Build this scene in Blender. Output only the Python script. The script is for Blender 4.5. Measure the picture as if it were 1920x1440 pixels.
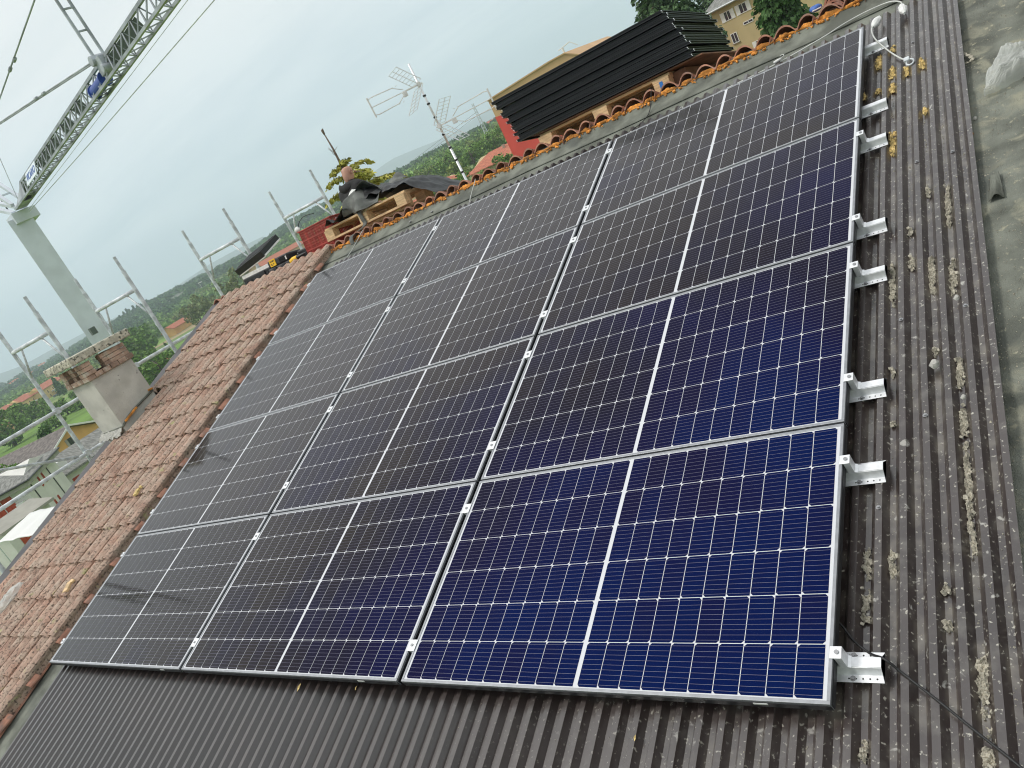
import bpy, math, random
import numpy as np
from mathutils import Vector, Matrix, noise
rad = math.radians
random.seed(7); NP = np.random.default_rng(7)
for o in list(bpy.data.objects): bpy.data.objects.remove(o, do_unlink=True)
SC = bpy.context.scene; COL = SC.collection

# ------------------------------------------------------------------ camera
R0 = ((0.7695566, 0.4604289, -0.4424792), (-0.1939352, -0.4916731, -0.8489091), (-0.6084174, 0.7390960, -0.2890769))
CAM = Vector((0.8299047, -1.6039394, 1.8064476))
cam = bpy.data.objects.new('camera', bpy.data.cameras.new('camera')); COL.objects.link(cam)
m = Matrix(((R0[0][0], -R0[1][0], -R0[2][0], CAM.x), (R0[0][1], -R0[1][1], -R0[2][1], CAM.y), (R0[0][2], -R0[1][2], -R0[2][2], CAM.z), (0, 0, 0, 1)))
cam.matrix_world = m
cam.data.sensor_width = 36; cam.data.lens = 1468.1413 / 1920 * 36
cam.data.clip_start = 0.05; cam.data.clip_end = 20000
SC.camera = cam
SC.render.engine = 'CYCLES'
SC.cycles.volume_bounces = 1
SC.cycles.max_bounces = 6; SC.cycles.filter_width = 1.1
SC.cycles.transparent_max_bounces = 12

# ------------------------------------------------------------------ world, sun, exposure
SUN_EL, SUN_AZ = rad(52), rad(236)      # azimuth clockwise from +Y
W = bpy.data.worlds.new('World'); SC.world = W; W.use_nodes = True
nt = W.node_tree; nt.nodes.clear(); N = nt.nodes.new; L = nt.links.new
out = N('ShaderNodeOutputWorld'); bg = N('ShaderNodeBackground'); L(bg.outputs[0], out.inputs[0])
sky = N('ShaderNodeTexSky'); sky.sky_type = 'NISHITA'; sky.sun_disc = False
sky.sun_elevation = SUN_EL; sky.sun_rotation = SUN_AZ; sky.air_density = 1.2; sky.dust_density = 2.5
tc = N('ShaderNodeTexCoord'); sep = N('ShaderNodeSeparateXYZ'); L(tc.outputs['Generated'], sep.inputs[0])
# cloud deck: direction divided by height gives streaks on a flat layer
mx = N('ShaderNodeMath'); mx.operation = 'MAXIMUM'; mx.inputs[1].default_value = 0.06; L(sep.outputs[2], mx.inputs[0])
add = N('ShaderNodeMath'); add.operation = 'ADD'; add.inputs[1].default_value = 0.10; L(mx.outputs[0], add.inputs[0])
dv = N('ShaderNodeVectorMath'); dv.operation = 'DIVIDE'; L(tc.outputs['Generated'], dv.inputs[0])
cmb = N('ShaderNodeCombineXYZ'); [L(add.outputs[0], cmb.inputs[i]) for i in range(3)]; L(cmb.outputs[0], dv.inputs[1])
mp = N('ShaderNodeMapping'); L(dv.outputs[0], mp.inputs[0]); mp.inputs['Rotation'].default_value = (0, 0, rad(35)); mp.inputs['Scale'].default_value = (0.35, 1.0, 0)
nz = N('ShaderNodeTexNoise'); nz.inputs['Scale'].default_value = 1.3; nz.inputs['Detail'].default_value = 7; nz.inputs['Roughness'].default_value = 0.55; nz.inputs['Distortion'].default_value = 0.4
L(mp.outputs[0], nz.inputs['Vector'])
cr = N('ShaderNodeValToRGB'); L(nz.outputs[0], cr.inputs[0])
cr.color_ramp.elements[0].position = 0.36; cr.color_ramp.elements[0].color = (0.68, 0.735, 0.755, 1)
cr.color_ramp.elements[1].position = 0.62; cr.color_ramp.elements[1].color = (0.84, 0.86, 0.855, 1)
# vertical gradient of the deck: bluer and darker at the horizon, bright towards the zenith
gr = N('ShaderNodeValToRGB'); L(sep.outputs[2], gr.inputs[0])
e = gr.color_ramp.elements; e[0].position = 0.0; e[0].color = (0.93, 1.09, 1.22, 1); e[1].position = 1.0; e[1].color = (1.50, 1.44, 1.42, 1)
for p, c in ((0.10, (0.99, 1.09, 1.15, 1)), (0.26, (1.10, 1.12, 1.12, 1)), (0.55, (1.25, 1.22, 1.21, 1))):
    k = e.new(p); k.color = c
ml = N('ShaderNodeMixRGB'); ml.blend_type = 'MULTIPLY'; ml.inputs[0].default_value = 1; L(cr.outputs[0], ml.inputs[1]); L(gr.outputs[0], ml.inputs[2])
sc_ = N('ShaderNodeMixRGB'); sc_.blend_type = 'MULTIPLY'; sc_.inputs[0].default_value = 1; sc_.inputs[2].default_value = (0.1, 0.1, 0.1, 1); L(sky.outputs[0], sc_.inputs[1])
mix = N('ShaderNodeMixRGB'); mix.inputs[0].default_value = 0.9; L(sc_.outputs[0], mix.inputs[1]); L(ml.outputs[0], mix.inputs[2])
L(mix.outputs[0], bg.inputs[0]); bg.inputs[1].default_value = 1.09
sun = bpy.data.objects.new('sun', bpy.data.lights.new('sun', 'SUN')); COL.objects.link(sun)
sun.data.energy = 2.0; sun.data.angle = rad(11); sun.data.color = (1, 0.96, 0.9)
sd = Vector((math.sin(SUN_AZ) * math.cos(SUN_EL), math.cos(SUN_AZ) * math.cos(SUN_EL), math.sin(SUN_EL)))
sun.rotation_euler = sd.to_track_quat('Z', 'Y').to_euler(); sun.location = (0, 0, 30)
SC.view_settings.view_transform = 'Standard'; SC.view_settings.look = 'None'
SC.view_settings.exposure = 0.0; SC.view_settings.gamma = 1; SC.view_settings.use_curve_mapping = False

# ------------------------------------------------------------------ helpers
PITCH = rad(18.5503852)
RM = Matrix.Rotation(PITCH, 4, 'X')
def rp(u, v, h=0.0): return RM @ Vector((u, v, h))
def pol(az, d, z=0.0): return Vector((CAM.x + d * math.sin(rad(az)), CAM.y + d * math.cos(rad(az)), z))

def tag(o, label=None, cat=None, group=None, kind=None):
    if label: o['label'] = label
    if cat: o['category'] = cat
    if group: o['group'] = group
    if kind: o['kind'] = kind
    return o
def thing(name, label, cat, loc=(0, 0, 0), rot=(0, 0, 0), group=None):
    o = bpy.data.objects.new(name, None); o.empty_display_size = 0.1; COL.objects.link(o)
    o.location = loc; o.rotation_euler = rot
    return tag(o, label, cat, group)
def roof_thing(name, label, cat, u, v, h=0.0, group=None):
    return thing(name, label, cat, rp(u, v, h), (PITCH, 0, 0), group)
def copy_tree(o, parent=None):
    c = o.copy(); COL.objects.link(c)
    if parent is not None: c.parent = parent
    for ch in list(o.children): copy_tree(ch, c)
    return c

class MB:
    def __init__(s): s.v = []; s.f = []; s.m = []; s.mi = 0
    def add(s, vs, fs):
        n = len(s.v); s.v += [tuple(x) for x in vs]; s.f += [tuple(i + n for i in f) for f in fs]; s.m += [s.mi] * len(fs); return s
    def box(s, c, d, rot=None):
        x, y, z = d[0] / 2, d[1] / 2, d[2] / 2
        vs = [Vector(p) for p in ((-x, -y, -z), (x, -y, -z), (x, y, -z), (-x, y, -z), (-x, -y, z), (x, -y, z), (x, y, z), (-x, y, z))]
        if rot is not None: vs = [rot @ p for p in vs]
        c = Vector(c)
        return s.add([p + c for p in vs], [(0, 3, 2, 1), (4, 5, 6, 7), (0, 1, 5, 4), (1, 2, 6, 5), (2, 3, 7, 6), (3, 0, 4, 7)])
    def bar(s, a, b, w, h=None):      # box beam from a to b
        a = Vector(a); b = Vector(b); d = b - a
        q = d.to_track_quat('Z', 'Y').to_matrix()
        return s.box((a + b) / 2, (w, h or w, d.length), q)
    def tube(s, pts, r, n=8, cap=True):
        pts = [Vector(p) for p in pts]; k = len(pts); rs = r if isinstance(r, (list, tuple)) else [r] * k
        vs = []; up = None
        for i, p in enumerate(pts):
            t = (pts[min(i + 1, k - 1)] - pts[max(i - 1, 0)]).normalized()
            if up is None: up = t.orthogonal().normalized()
            up = (up - t * up.dot(t)); up = up.normalized() if up.length > 1e-6 else t.orthogonal().normalized()
            w = t.cross(up)
            for j in range(n):
                a = 2 * math.pi * j / n; vs.append(p + (up * math.cos(a) + w * math.sin(a)) * rs[i])
        fs = [(i * n + j, i * n + (j + 1) % n, (i + 1) * n + (j + 1) % n, (i + 1) * n + j) for i in range(k - 1) for j in range(n)]
        if cap: fs += [tuple(range(n))[::-1], tuple((k - 1) * n + j for j in range(n))]
        return s.add(vs, fs)
    def prism(s, prof, axis, a, b):   # profile (2D list) extruded along axis 0,1,2 from a to b
        n = len(prof); vs = []
        for t in (a, b):
            for p, q in prof:
                v = [0, 0, 0]; o = [i for i in range(3) if i != axis]; v[axis] = t; v[o[0]] = p; v[o[1]] = q; vs.append(v)
        fs = [(i, (i + 1) % n, n + (i + 1) % n, n + i) for i in range(n)] + [tuple(range(n))[::-1], tuple(range(n, 2 * n))]
        return s.add(vs, fs)
    def grid(s, nx, ny, fn):
        vs = [fn(i / nx, j / ny) for j in range(ny + 1) for i in range(nx + 1)]
        return s.add(vs, [(j * (nx + 1) + i, j * (nx + 1) + i + 1, (j + 1) * (nx + 1) + i + 1, (j + 1) * (nx + 1) + i) for j in range(ny) for i in range(nx)])
    def build(s, name, mat, parent=None, smooth=False, fixn=True, bevel=0, solid=0):
        me = bpy.data.meshes.new(name); me.from_pydata(s.v, [], s.f)
        mats = mat if isinstance(mat, (list, tuple)) else [mat]
        for x in mats: me.materials.append(x)
        if len(mats) > 1: me.polygons.foreach_set('material_index', s.m)
        if fixn:
            import bmesh
            b = bmesh.new(); b.from_mesh(me); bmesh.ops.recalc_face_normals(b, faces=b.faces); b.to_mesh(me); b.free()
        if smooth: me.polygons.foreach_set('use_smooth', [True] * len(me.polygons))
        me.update()
        o = bpy.data.objects.new(name, me); COL.objects.link(o)
        if parent is not None: o.parent = parent
        if solid:
            md = o.modifiers.new('solid', 'SOLIDIFY'); md.thickness = solid; md.offset = 0
        if bevel:
            md = o.modifiers.new('bevel', 'BEVEL'); md.width = bevel; md.segments = 2; md.limit_method = 'ANGLE'
        return o

def smooth_path(pts, n=6):
    pts = [Vector(p) for p in pts]; r = []
    P = [2 * pts[0] - pts[1]] + pts + [2 * pts[-1] - pts[-2]]
    for i in range(1, len(P) - 2):
        for k in range(n):
            t = k / n; a, b, c, d = P[i - 1], P[i], P[i + 1], P[i + 2]
            r.append(0.5 * ((2 * b) + (c - a) * t + (2 * a - 5 * b + 4 * c - d) * t * t + (3 * b - a - 3 * c + d) * t ** 3))
    return r + [pts[-1]]

# ------------------------------------------------------------------ materials
def mat(name, base, rough=0.7, metal=0.0, var=0.0, var2=None, scale=8.0, bump=0.0, bscale=60.0, island=0.0, spec=0.5, coat=0.0, stretch=None, detail=6, coords='Object', thresh=(0.4, 0.62)):
    M = bpy.data.materials.new(name); M.use_nodes = True; t = M.node_tree; b = t.nodes['Principled BSDF']
    b.inputs['Roughness'].default_value = rough; b.inputs['Metallic'].default_value = metal
    b.inputs['Specular IOR Level'].default_value = spec
    if coat: b.inputs['Coat Weight'].default_value = coat; b.inputs['Coat Roughness'].default_value = 0.15
    base = tuple(base) + (1,)
    tcn = t.nodes.new('ShaderNodeTexCoord'); v = tcn.outputs[coords]
    if stretch:
        mpn = t.nodes.new('ShaderNodeMapping'); mpn.inputs['Scale'].default_value = stretch; t.links.new(v, mpn.inputs[0]); v = mpn.outputs[0]
    cur = None
    if var or var2:
        n = t.nodes.new('ShaderNodeTexNoise'); n.inputs['Scale'].default_value = scale; n.inputs['Detail'].default_value = detail; t.links.new(v, n.inputs['Vector'])
        r = t.nodes.new('ShaderNodeValToRGB'); t.links.new(n.outputs[0], r.inputs[0])
        r.color_ramp.elements[0].position = thresh[0]; r.color_ramp.elements[1].position = thresh[1]
        r.color_ramp.elements[0].color = base if var2 else tuple(x * (1 - var) for x in base[:3]) + (1,)
        r.color_ramp.elements[1].color = tuple(var2) + (1,) if var2 else tuple(min(1, x * (1 + var)) for x in base[:3]) + (1,)
        cur = r.outputs[0]
    if island:
        g = t.nodes.new('ShaderNodeNewGeometry'); mr = t.nodes.new('ShaderNodeMapRange'); t.links.new(g.outputs['Random Per Island'], mr.inputs[0])
        mr.inputs[3].default_value = 1 - island; mr.inputs[4].default_value = 1 + island
        mm = t.nodes.new('ShaderNodeMixRGB'); mm.blend_type = 'MULTIPLY'; mm.inputs[0].default_value = 1
        if cur is not None: t.links.new(cur, mm.inputs[1])
        else: mm.inputs[1].default_value = base
        cb = t.nodes.new('ShaderNodeCombineColor'); [t.links.new(mr.outputs[0], cb.inputs[i]) for i in range(3)]
        t.links.new(cb.outputs[0], mm.inputs[2]); cur = mm.outputs[0]
    if cur is not None: t.links.new(cur, b.inputs['Base Color'])
    else: b.inputs['Base Color'].default_value = base
    if bump:
        n = t.nodes.new('ShaderNodeTexNoise'); n.inputs['Scale'].default_value = bscale; n.inputs['Detail'].default_value = 5; t.links.new(v, n.inputs['Vector'])
        bp = t.nodes.new('ShaderNodeBump'); bp.inputs['Strength'].default_value = bump; bp.inputs['Distance'].default_value = 0.01
        t.links.new(n.outputs[0], bp.inputs['Height']); t.links.new(bp.outputs[0], b.inputs['Normal'])
    return M
def overlay(M, color, scale, lo, hi, rough=None, mask=None, detail=8, stretch=None, coords='Object', distortion=0.0):
    """a second layer (dust, lichen, stains) over a material's base colour; mask = list of (axis, a, b) ramps in object space"""
    t = M.node_tree; b = t.nodes['Principled BSDF']; lk = b.inputs['Base Color'].links
    tcn = t.nodes.new('ShaderNodeTexCoord'); v = tcn.outputs[coords]
    if stretch:
        mpn = t.nodes.new('ShaderNodeMapping'); mpn.inputs['Scale'].default_value = stretch; t.links.new(v, mpn.inputs[0]); v = mpn.outputs[0]
    n = t.nodes.new('ShaderNodeTexNoise'); n.inputs['Scale'].default_value = scale; n.inputs['Detail'].default_value = detail; n.inputs['Distortion'].default_value = distortion
    t.links.new(v, n.inputs['Vector'])
    r = t.nodes.new('ShaderNodeMapRange'); r.inputs[1].default_value = lo; r.inputs[2].default_value = hi; t.links.new(n.outputs[0], r.inputs[0])
    fac = r.outputs[0]
    for ax, a, c in (mask or []):
        sp = t.nodes.new('ShaderNodeSeparateXYZ'); t.links.new(tcn.outputs[coords], sp.inputs[0])
        q = t.nodes.new('ShaderNodeMapRange'); q.inputs[1].default_value = a; q.inputs[2].default_value = c; t.links.new(sp.outputs[ax], q.inputs[0])
        mu = t.nodes.new('ShaderNodeMath'); mu.operation = 'MULTIPLY'; t.links.new(fac, mu.inputs[0]); t.links.new(q.outputs[0], mu.inputs[1]); fac = mu.outputs[0]
    mm = t.nodes.new('ShaderNodeMixRGB'); t.links.new(fac, mm.inputs[0]); mm.inputs[2].default_value = tuple(color) + (1,)
    if lk: t.links.new(lk[0].from_socket, mm.inputs[1])
    else: mm.inputs[1].default_value = b.inputs['Base Color'].default_value
    t.links.new(mm.outputs[0], b.inputs['Base Color'])
    if rough is not None:
        mr = t.nodes.new('ShaderNodeMapRange'); t.links.new(fac, mr.inputs[0]); mr.inputs[3].default_value = b.inputs['Roughness'].default_value; mr.inputs[4].default_value = rough
        lr = b.inputs['Roughness'].links
        t.links.new(mr.outputs[0], b.inputs['Roughness'])
    return M

M = {}
M['alu'] = mat('anodised_aluminium', (0.30, 0.31, 0.33), 0.45, 0.6, var=0.08, scale=30)
M['alu_bright'] = mat('bright_aluminium', (0.80, 0.81, 0.83), 0.40, 0.45, var=0.06, scale=40)
M['galv'] = mat('galvanised_steel', (0.56, 0.59, 0.61), 0.55, 0.2, var=0.22, scale=14, bump=0.1)
M['steel'] = mat('steel_screw', (0.35, 0.35, 0.36), 0.4, 0.8)
M['black_frame'] = mat('black_panel_frame', (0.014, 0.015, 0.018), 0.42, 0.0, var=0.1, scale=20, spec=0.35)
M['white_back'] = mat('white_backsheet', (0.60, 0.61, 0.64), 0.08, spec=0.15)
M['busbar'] = mat('tinned_busbar', (0.20, 0.19, 0.27), 0.25, 0.2, spec=0.5)
M['black_plastic'] = mat('black_plastic', (0.015, 0.016, 0.018), 0.5, var=0.3, scale=30, bump=0.15)
M['metal_roof'] = mat('brown_coated_metal', (0.034, 0.024, 0.022), 0.28, var=0.15, scale=3, bump=0.03, bscale=25, spec=0.9, coat=0.6)
overlay(M['metal_roof'], (0.17, 0.15, 0.12), 9.0, 0.48, 0.74, rough=0.85, mask=[(2, -0.104, -0.116), (0, -1.0, 0.30)], detail=9)
overlay(M['metal_roof'], (0.13, 0.12, 0.105), 16.0, 0.52, 0.86, rough=0.6, mask=[(0, -2.0, 0.5)])
overlay(M['metal_roof'], (0.42, 0.40, 0.34), 75, 0.62, 0.70, rough=0.85, mask=[(0, -1.7, 0.35)], detail=5)
overlay(M['metal_roof'], (0.36, 0.35, 0.32), 30, 0.66, 0.72, rough=0.8, mask=[(0, -1.2, 0.45)], distortion=0.5)
M['dark_metal'] = mat('dark_flashing', (0.060, 0.055, 0.060), 0.5, var=0.2, scale=2.5, spec=0.5)
M['felt'] = mat('bitumen_felt', (0.185, 0.195, 0.165), 0.9, var=0.30, scale=5, bump=0.8, bscale=240, spec=0.3)
overlay(M['felt'], (0.33, 0.325, 0.25), 7, 0.54, 0.66, mask=[(0, 0.3, 0.6)], distortion=0.8)
overlay(M['felt'], (0.44, 0.42, 0.31), 24, 0.63, 0.71, mask=[(0, 0.3, 0.5)])
overlay(M['felt'], (0.10, 0.11, 0.10), 2.2, 0.56, 0.72)
M['felt_grey'] = mat('mineral_bitumen_sheet', (0.13, 0.135, 0.125), 0.9, var=0.25, scale=10, bump=0.5, bscale=200)
M['tile'] = mat('weathered_clay_tile', (0.40, 0.255, 0.195), 0.9, var=0.16, scale=9, bump=0.5, bscale=70, island=0.12, spec=0.25)
overlay(M['tile'], (0.45, 0.35, 0.28), 7, 0.38, 0.64, detail=8)
overlay(M['tile'], (0.42, 0.40, 0.20), 11, 0.64, 0.74)
overlay(M['tile'], (0.13, 0.095, 0.075), 62, 0.545, 0.62, detail=3)
M['tile_fresh'] = mat('fresh_clay_tile', (0.44, 0.22, 0.155), 0.85, var=0.2, scale=14, bump=0.3, island=0.25, spec=0.25)
overlay(M['tile_fresh'], (0.34, 0.22, 0.18), 16, 0.5, 0.66)
M['orange_foam'] = mat('orange_ridge_filler', (0.66, 0.27, 0.055), 0.95, var=0.4, scale=18, bump=1.0, bscale=60)
overlay(M['orange_foam'], (0.22, 0.12, 0.06), 14, 0.57, 0.70)
M['foam'] = mat('yellow_foam_scrap', (0.62, 0.47, 0.20), 0.95, var=0.3, scale=60, bump=0.8, bscale=90)
M['mortar'] = mat('dry_mortar', (0.40, 0.37, 0.30), 0.95, var=0.25, scale=40, bump=0.8, bscale=120)
M['stone'] = mat('pale_stone', (0.42, 0.41, 0.38), 0.9, var=0.15, scale=40, bump=0.5)
M['wood'] = mat('pallet_wood', (0.64, 0.45, 0.25), 0.8, var=0.2, scale=4, stretch=(2, 14, 14), bump=0.25, island=0.12)
M['wood_dark'] = mat('brown_chipboard', (0.16, 0.085, 0.05), 0.8, var=0.25, scale=10)
M['red_plastic'] = mat('red_plastic', (0.36, 0.05, 0.035), 0.5, var=0.2, scale=6)
M['white_plastic'] = mat('white_plastic', (0.72, 0.72, 0.70), 0.5, var=0.1, scale=20)
M['grey_cable'] = mat('grey_white_cable', (0.55, 0.56, 0.53), 0.5, var=0.1)
M['black_cable'] = mat('black_cable', (0.012, 0.012, 0.013), 0.55)
M['render_wall'] = mat('cement_render', (0.50, 0.485, 0.44), 0.92, var=0.10, scale=5, bump=0.35, bscale=60)
overlay(M['render_wall'], (0.40, 0.385, 0.34), 4, 0.55, 0.75)
overlay(M['render_wall'], (0.28, 0.27, 0.25), 9, 0.655, 0.70, distortion=3)
M['brick'] = mat('old_brick', (0.36, 0.25, 0.19), 0.9, var=0.3, scale=9, bump=0.5, island=0.22)
overlay(M['brick'], (0.50, 0.44, 0.36), 12, 0.52, 0.64)
M['concrete_cap'] = mat('lichen_concrete', (0.50, 0.47, 0.38), 0.95, var=0.2, scale=18, bump=0.7)
overlay(M['concrete_cap'], (0.10, 0.10, 0.08), 30, 0.54, 0.62, detail=4)
M['soot'] = mat('soot', (0.01, 0.01, 0.01), 0.9)
M['crane'] = mat('crane_galvanised', (0.60, 0.64, 0.70), 0.6, 0.1, var=0.06, scale=1.2)
M['jib'] = mat('weathered_jib_steel', (0.33, 0.355, 0.38), 0.55, 0.2, var=0.25, scale=1.5)
M['crane_dark'] = mat('crane_catwalk', (0.10, 0.12, 0.11), 0.7, 0.1)
M['blue_paint'] = mat('blue_painted_drum', (0.02, 0.06, 0.30), 0.4)
M['sign_white'] = mat('white_sign', (0.72, 0.78, 0.84), 0.5)
M['sign_blue'] = mat('blue_lettering', (0.05, 0.12, 0.38), 0.5)
M['yellow_label'] = mat('yellow_label', (0.80, 0.48, 0.01), 0.5)
M['ink'] = mat('black_ink', (0.02, 0.02, 0.02), 0.6)
M['skin'] = mat('skin', (0.46, 0.25, 0.18), 0.55, var=0.1, scale=12)
M['hoodie'] = mat('black_hoodie', (0.022, 0.021, 0.022), 0.9, var=0.4, scale=9, bump=0.5, bscale=30)
M['trousers'] = mat('dark_trousers', (0.03, 0.035, 0.05), 0.9)
M['glass'] = mat('window_glass', (0.03, 0.04, 0.05), 0.08, spec=0.8)
M['frame_white'] = mat('white_window_frame', (0.70, 0.70, 0.68), 0.5)
M['wall_white'] = mat('white_house_wall', (0.62, 0.61, 0.57), 0.9, var=0.06, scale=0.6)
M['wall_yellow'] = mat('yellow_house_wall', (0.66, 0.46, 0.19), 0.9, var=0.07, scale=0.4)
M['wall_orange'] = mat('orange_house_wall', (0.60, 0.34, 0.12), 0.9, var=0.07, scale=0.5)
M['wall_cream'] = mat('cream_ochre_wall', (0.46, 0.37, 0.20), 0.9, var=0.07, scale=0.4)
M['wall_tan'] = mat('tan_wall', (0.56, 0.36, 0.20), 0.9, var=0.06, scale=0.4)
M['wall_red'] = mat('red_wall', (0.66, 0.085, 0.07), 0.85, var=0.06, scale=0.4)
M['red_door'] = mat('red_door', (0.42, 0.06, 0.02), 0.6)
M['roof_red'] = mat('red_tile_roof', (0.40, 0.13, 0.075), 0.9, var=0.25, scale=1.2, stretch=(1, 4, 1))
M['roof_grey'] = mat('grey_tile_roof', (0.20, 0.20, 0.185), 0.9, var=0.3, scale=1.4, stretch=(4, 1, 1))
M['roof_brown'] = mat('brown_grey_tile_roof', (0.15, 0.13, 0.12), 0.9, var=0.3, scale=2)
M['soffit'] = mat('concrete_soffit', (0.32, 0.31, 0.27), 0.9, var=0.1, scale=0.8)
M['gutter'] = mat('dark_gutter', (0.05, 0.05, 0.055), 0.5)
M['bark'] = mat('bark', (0.10, 0.07, 0.05), 0.95, var=0.3, scale=6, stretch=(3, 3, 0.5), bump=0.5)
M['dead_bark'] = mat('grey_dead_bark', (0.16, 0.12, 0.10), 0.95, var=0.3, scale=20)
def leafmat(name, c, isl=0.45, var2=None, scale=0.35):
    m_ = mat(name, c, 0.75, var=0.3 if not var2 else 0, var2=var2, scale=scale, island=isl, spec=0.25, detail=3)
    return m_
M['leaf_green'] = leafmat('leaf_green', (0.119, 0.213, 0.044), var2=(0.188, 0.294, 0.069))
M['leaf_dark'] = leafmat('leaf_dark', (0.047, 0.101, 0.030), var2=(0.088, 0.162, 0.054))
M['leaf_light'] = leafmat('leaf_light', (0.172, 0.230, 0.057), var2=(0.230, 0.287, 0.081))
M['leaf_olive'] = leafmat('leaf_olive', (0.156, 0.182, 0.072), var2=(0.221, 0.234, 0.104))
M['leaf_purple'] = leafmat('leaf_purple', (0.035, 0.010, 0.022), var2=(0.06, 0.018, 0.035))
M['leaf_fir'] = leafmat('leaf_fir', (0.27, 0.28, 0.05), var2=(0.45, 0.42, 0.10), scale=3)
M['leaf_cedar'] = leafmat('leaf_cedar', (0.050, 0.095, 0.040), var2=(0.085, 0.14, 0.06))
M['far_mountain'] = mat('far_mountain', (0.05, 0.07, 0.07), 1.0)
M['orange_net'] = mat('orange_fencing', (0.62, 0.10, 0.03), 0.7)
M['car_paint'] = mat('grey_car_paint', (0.10, 0.12, 0.16), 0.3, coat=0.5)

# solar cell: anti-reflection coating shifts from deep blue (seen square on) to brown-violet (seen at a slant)
def cell_material():
    m_ = bpy.data.materials.new('monocrystalline_cell'); m_.use_nodes = True; t = m_.node_tree; b = t.nodes['Principled BSDF']; NN = t.nodes.new
    lw = NN('ShaderNodeLayerWeight'); lw.inputs[0].default_value = 0.5
    tcn = NN('ShaderNodeTexCoord'); n = NN('ShaderNodeTexNoise'); n.inputs['Scale'].default_value = 1.1; n.inputs['Detail'].default_value = 2
    oi = NN('ShaderNodeObjectInfo'); va = NN('ShaderNodeVectorMath'); va.operation = 'ADD'; t.links.new(tcn.outputs['Object'], va.inputs[0])
    vs = NN('ShaderNodeVectorMath'); vs.operation = 'SCALE'; vs.inputs['Scale'].default_value = 30; t.links.new(oi.outputs['Random'], vs.inputs[0]); t.links.new(vs.outputs[0], va.inputs[1])
    t.links.new(va.outputs[0], n.inputs['Vector'])
    g = NN('ShaderNodeNewGeometry')
    a1 = NN('ShaderNodeMath'); a1.operation = 'MULTIPLY_ADD'; a1.inputs[1].default_value = 0.55; a1.inputs[2].default_value = -0.30; t.links.new(n.outputs[0], a1.inputs[0])
    a2 = NN('ShaderNodeMath'); a2.operation = 'MULTIPLY_ADD'; a2.inputs[1].default_value = 0.07; a2.inputs[2].default_value = -0.035; t.links.new(g.outputs['Random Per Island'], a2.inputs[0])
    a3 = NN('ShaderNodeMath'); t.links.new(a1.outputs[0], a3.inputs[0]); t.links.new(a2.outputs[0], a3.inputs[1])
    a4 = NN('ShaderNodeMath'); t.links.new(lw.outputs['Facing'], a4.inputs[0]); t.links.new(a3.outputs[0], a4.inputs[1])
    r = NN('ShaderNodeValToRGB'); t.links.new(a4.outputs[0], r.inputs[0]); e = r.color_ramp.elements
    e[0].position = 0.08; e[0].color = (0.0008, 0.0085, 0.062, 1); e[1].position = 0.75; e[1].color = (0.020, 0.017, 0.017, 1)
    for p, c in ((0.22, (0.0012, 0.0068, 0.055, 1)), (0.34, (0.0050, 0.0048, 0.033, 1)), (0.46, (0.009, 0.008, 0.020, 1)), (0.58, (0.018, 0.014, 0.013, 1))):
        k = e.new(p); k.color = c
    t.links.new(r.outputs[0], b.inputs['Base Color'])
    b.inputs['Roughness'].default_value = 0.045; b.inputs['Specular IOR Level'].default_value = 0.06; b.inputs['IOR'].default_value = 1.45
    sr = NN('ShaderNodeMapRange'); sr.interpolation_type = 'SMOOTHSTEP'; t.links.new(lw.outputs['Facing'], sr.inputs[0]); sr.inputs[1].default_value = 0.42; sr.inputs[2].default_value = 0.80; sr.inputs[3].default_value = 0.05; sr.inputs[4].default_value = 0.62
    t.links.new(sr.outputs[0], b.inputs['Specular IOR Level'])
    n2 = NN('ShaderNodeTexNoise'); n2.inputs['Scale'].default_value = 2.0; n2.inputs['Detail'].default_value = 3; t.links.new(va.outputs[0], n2.inputs['Vector'])
    r2 = NN('ShaderNodeMapRange'); r2.inputs[1].default_value = 0.35; r2.inputs[2].default_value = 0.75; r2.inputs[3].default_value = 0.045; r2.inputs[4].default_value = 0.075
    t.links.new(n2.outputs[0], r2.inputs[0]); t.links.new(r2.outputs[0], b.inputs['Roughness'])
    return m_
M['cell'] = cell_material()

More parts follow.
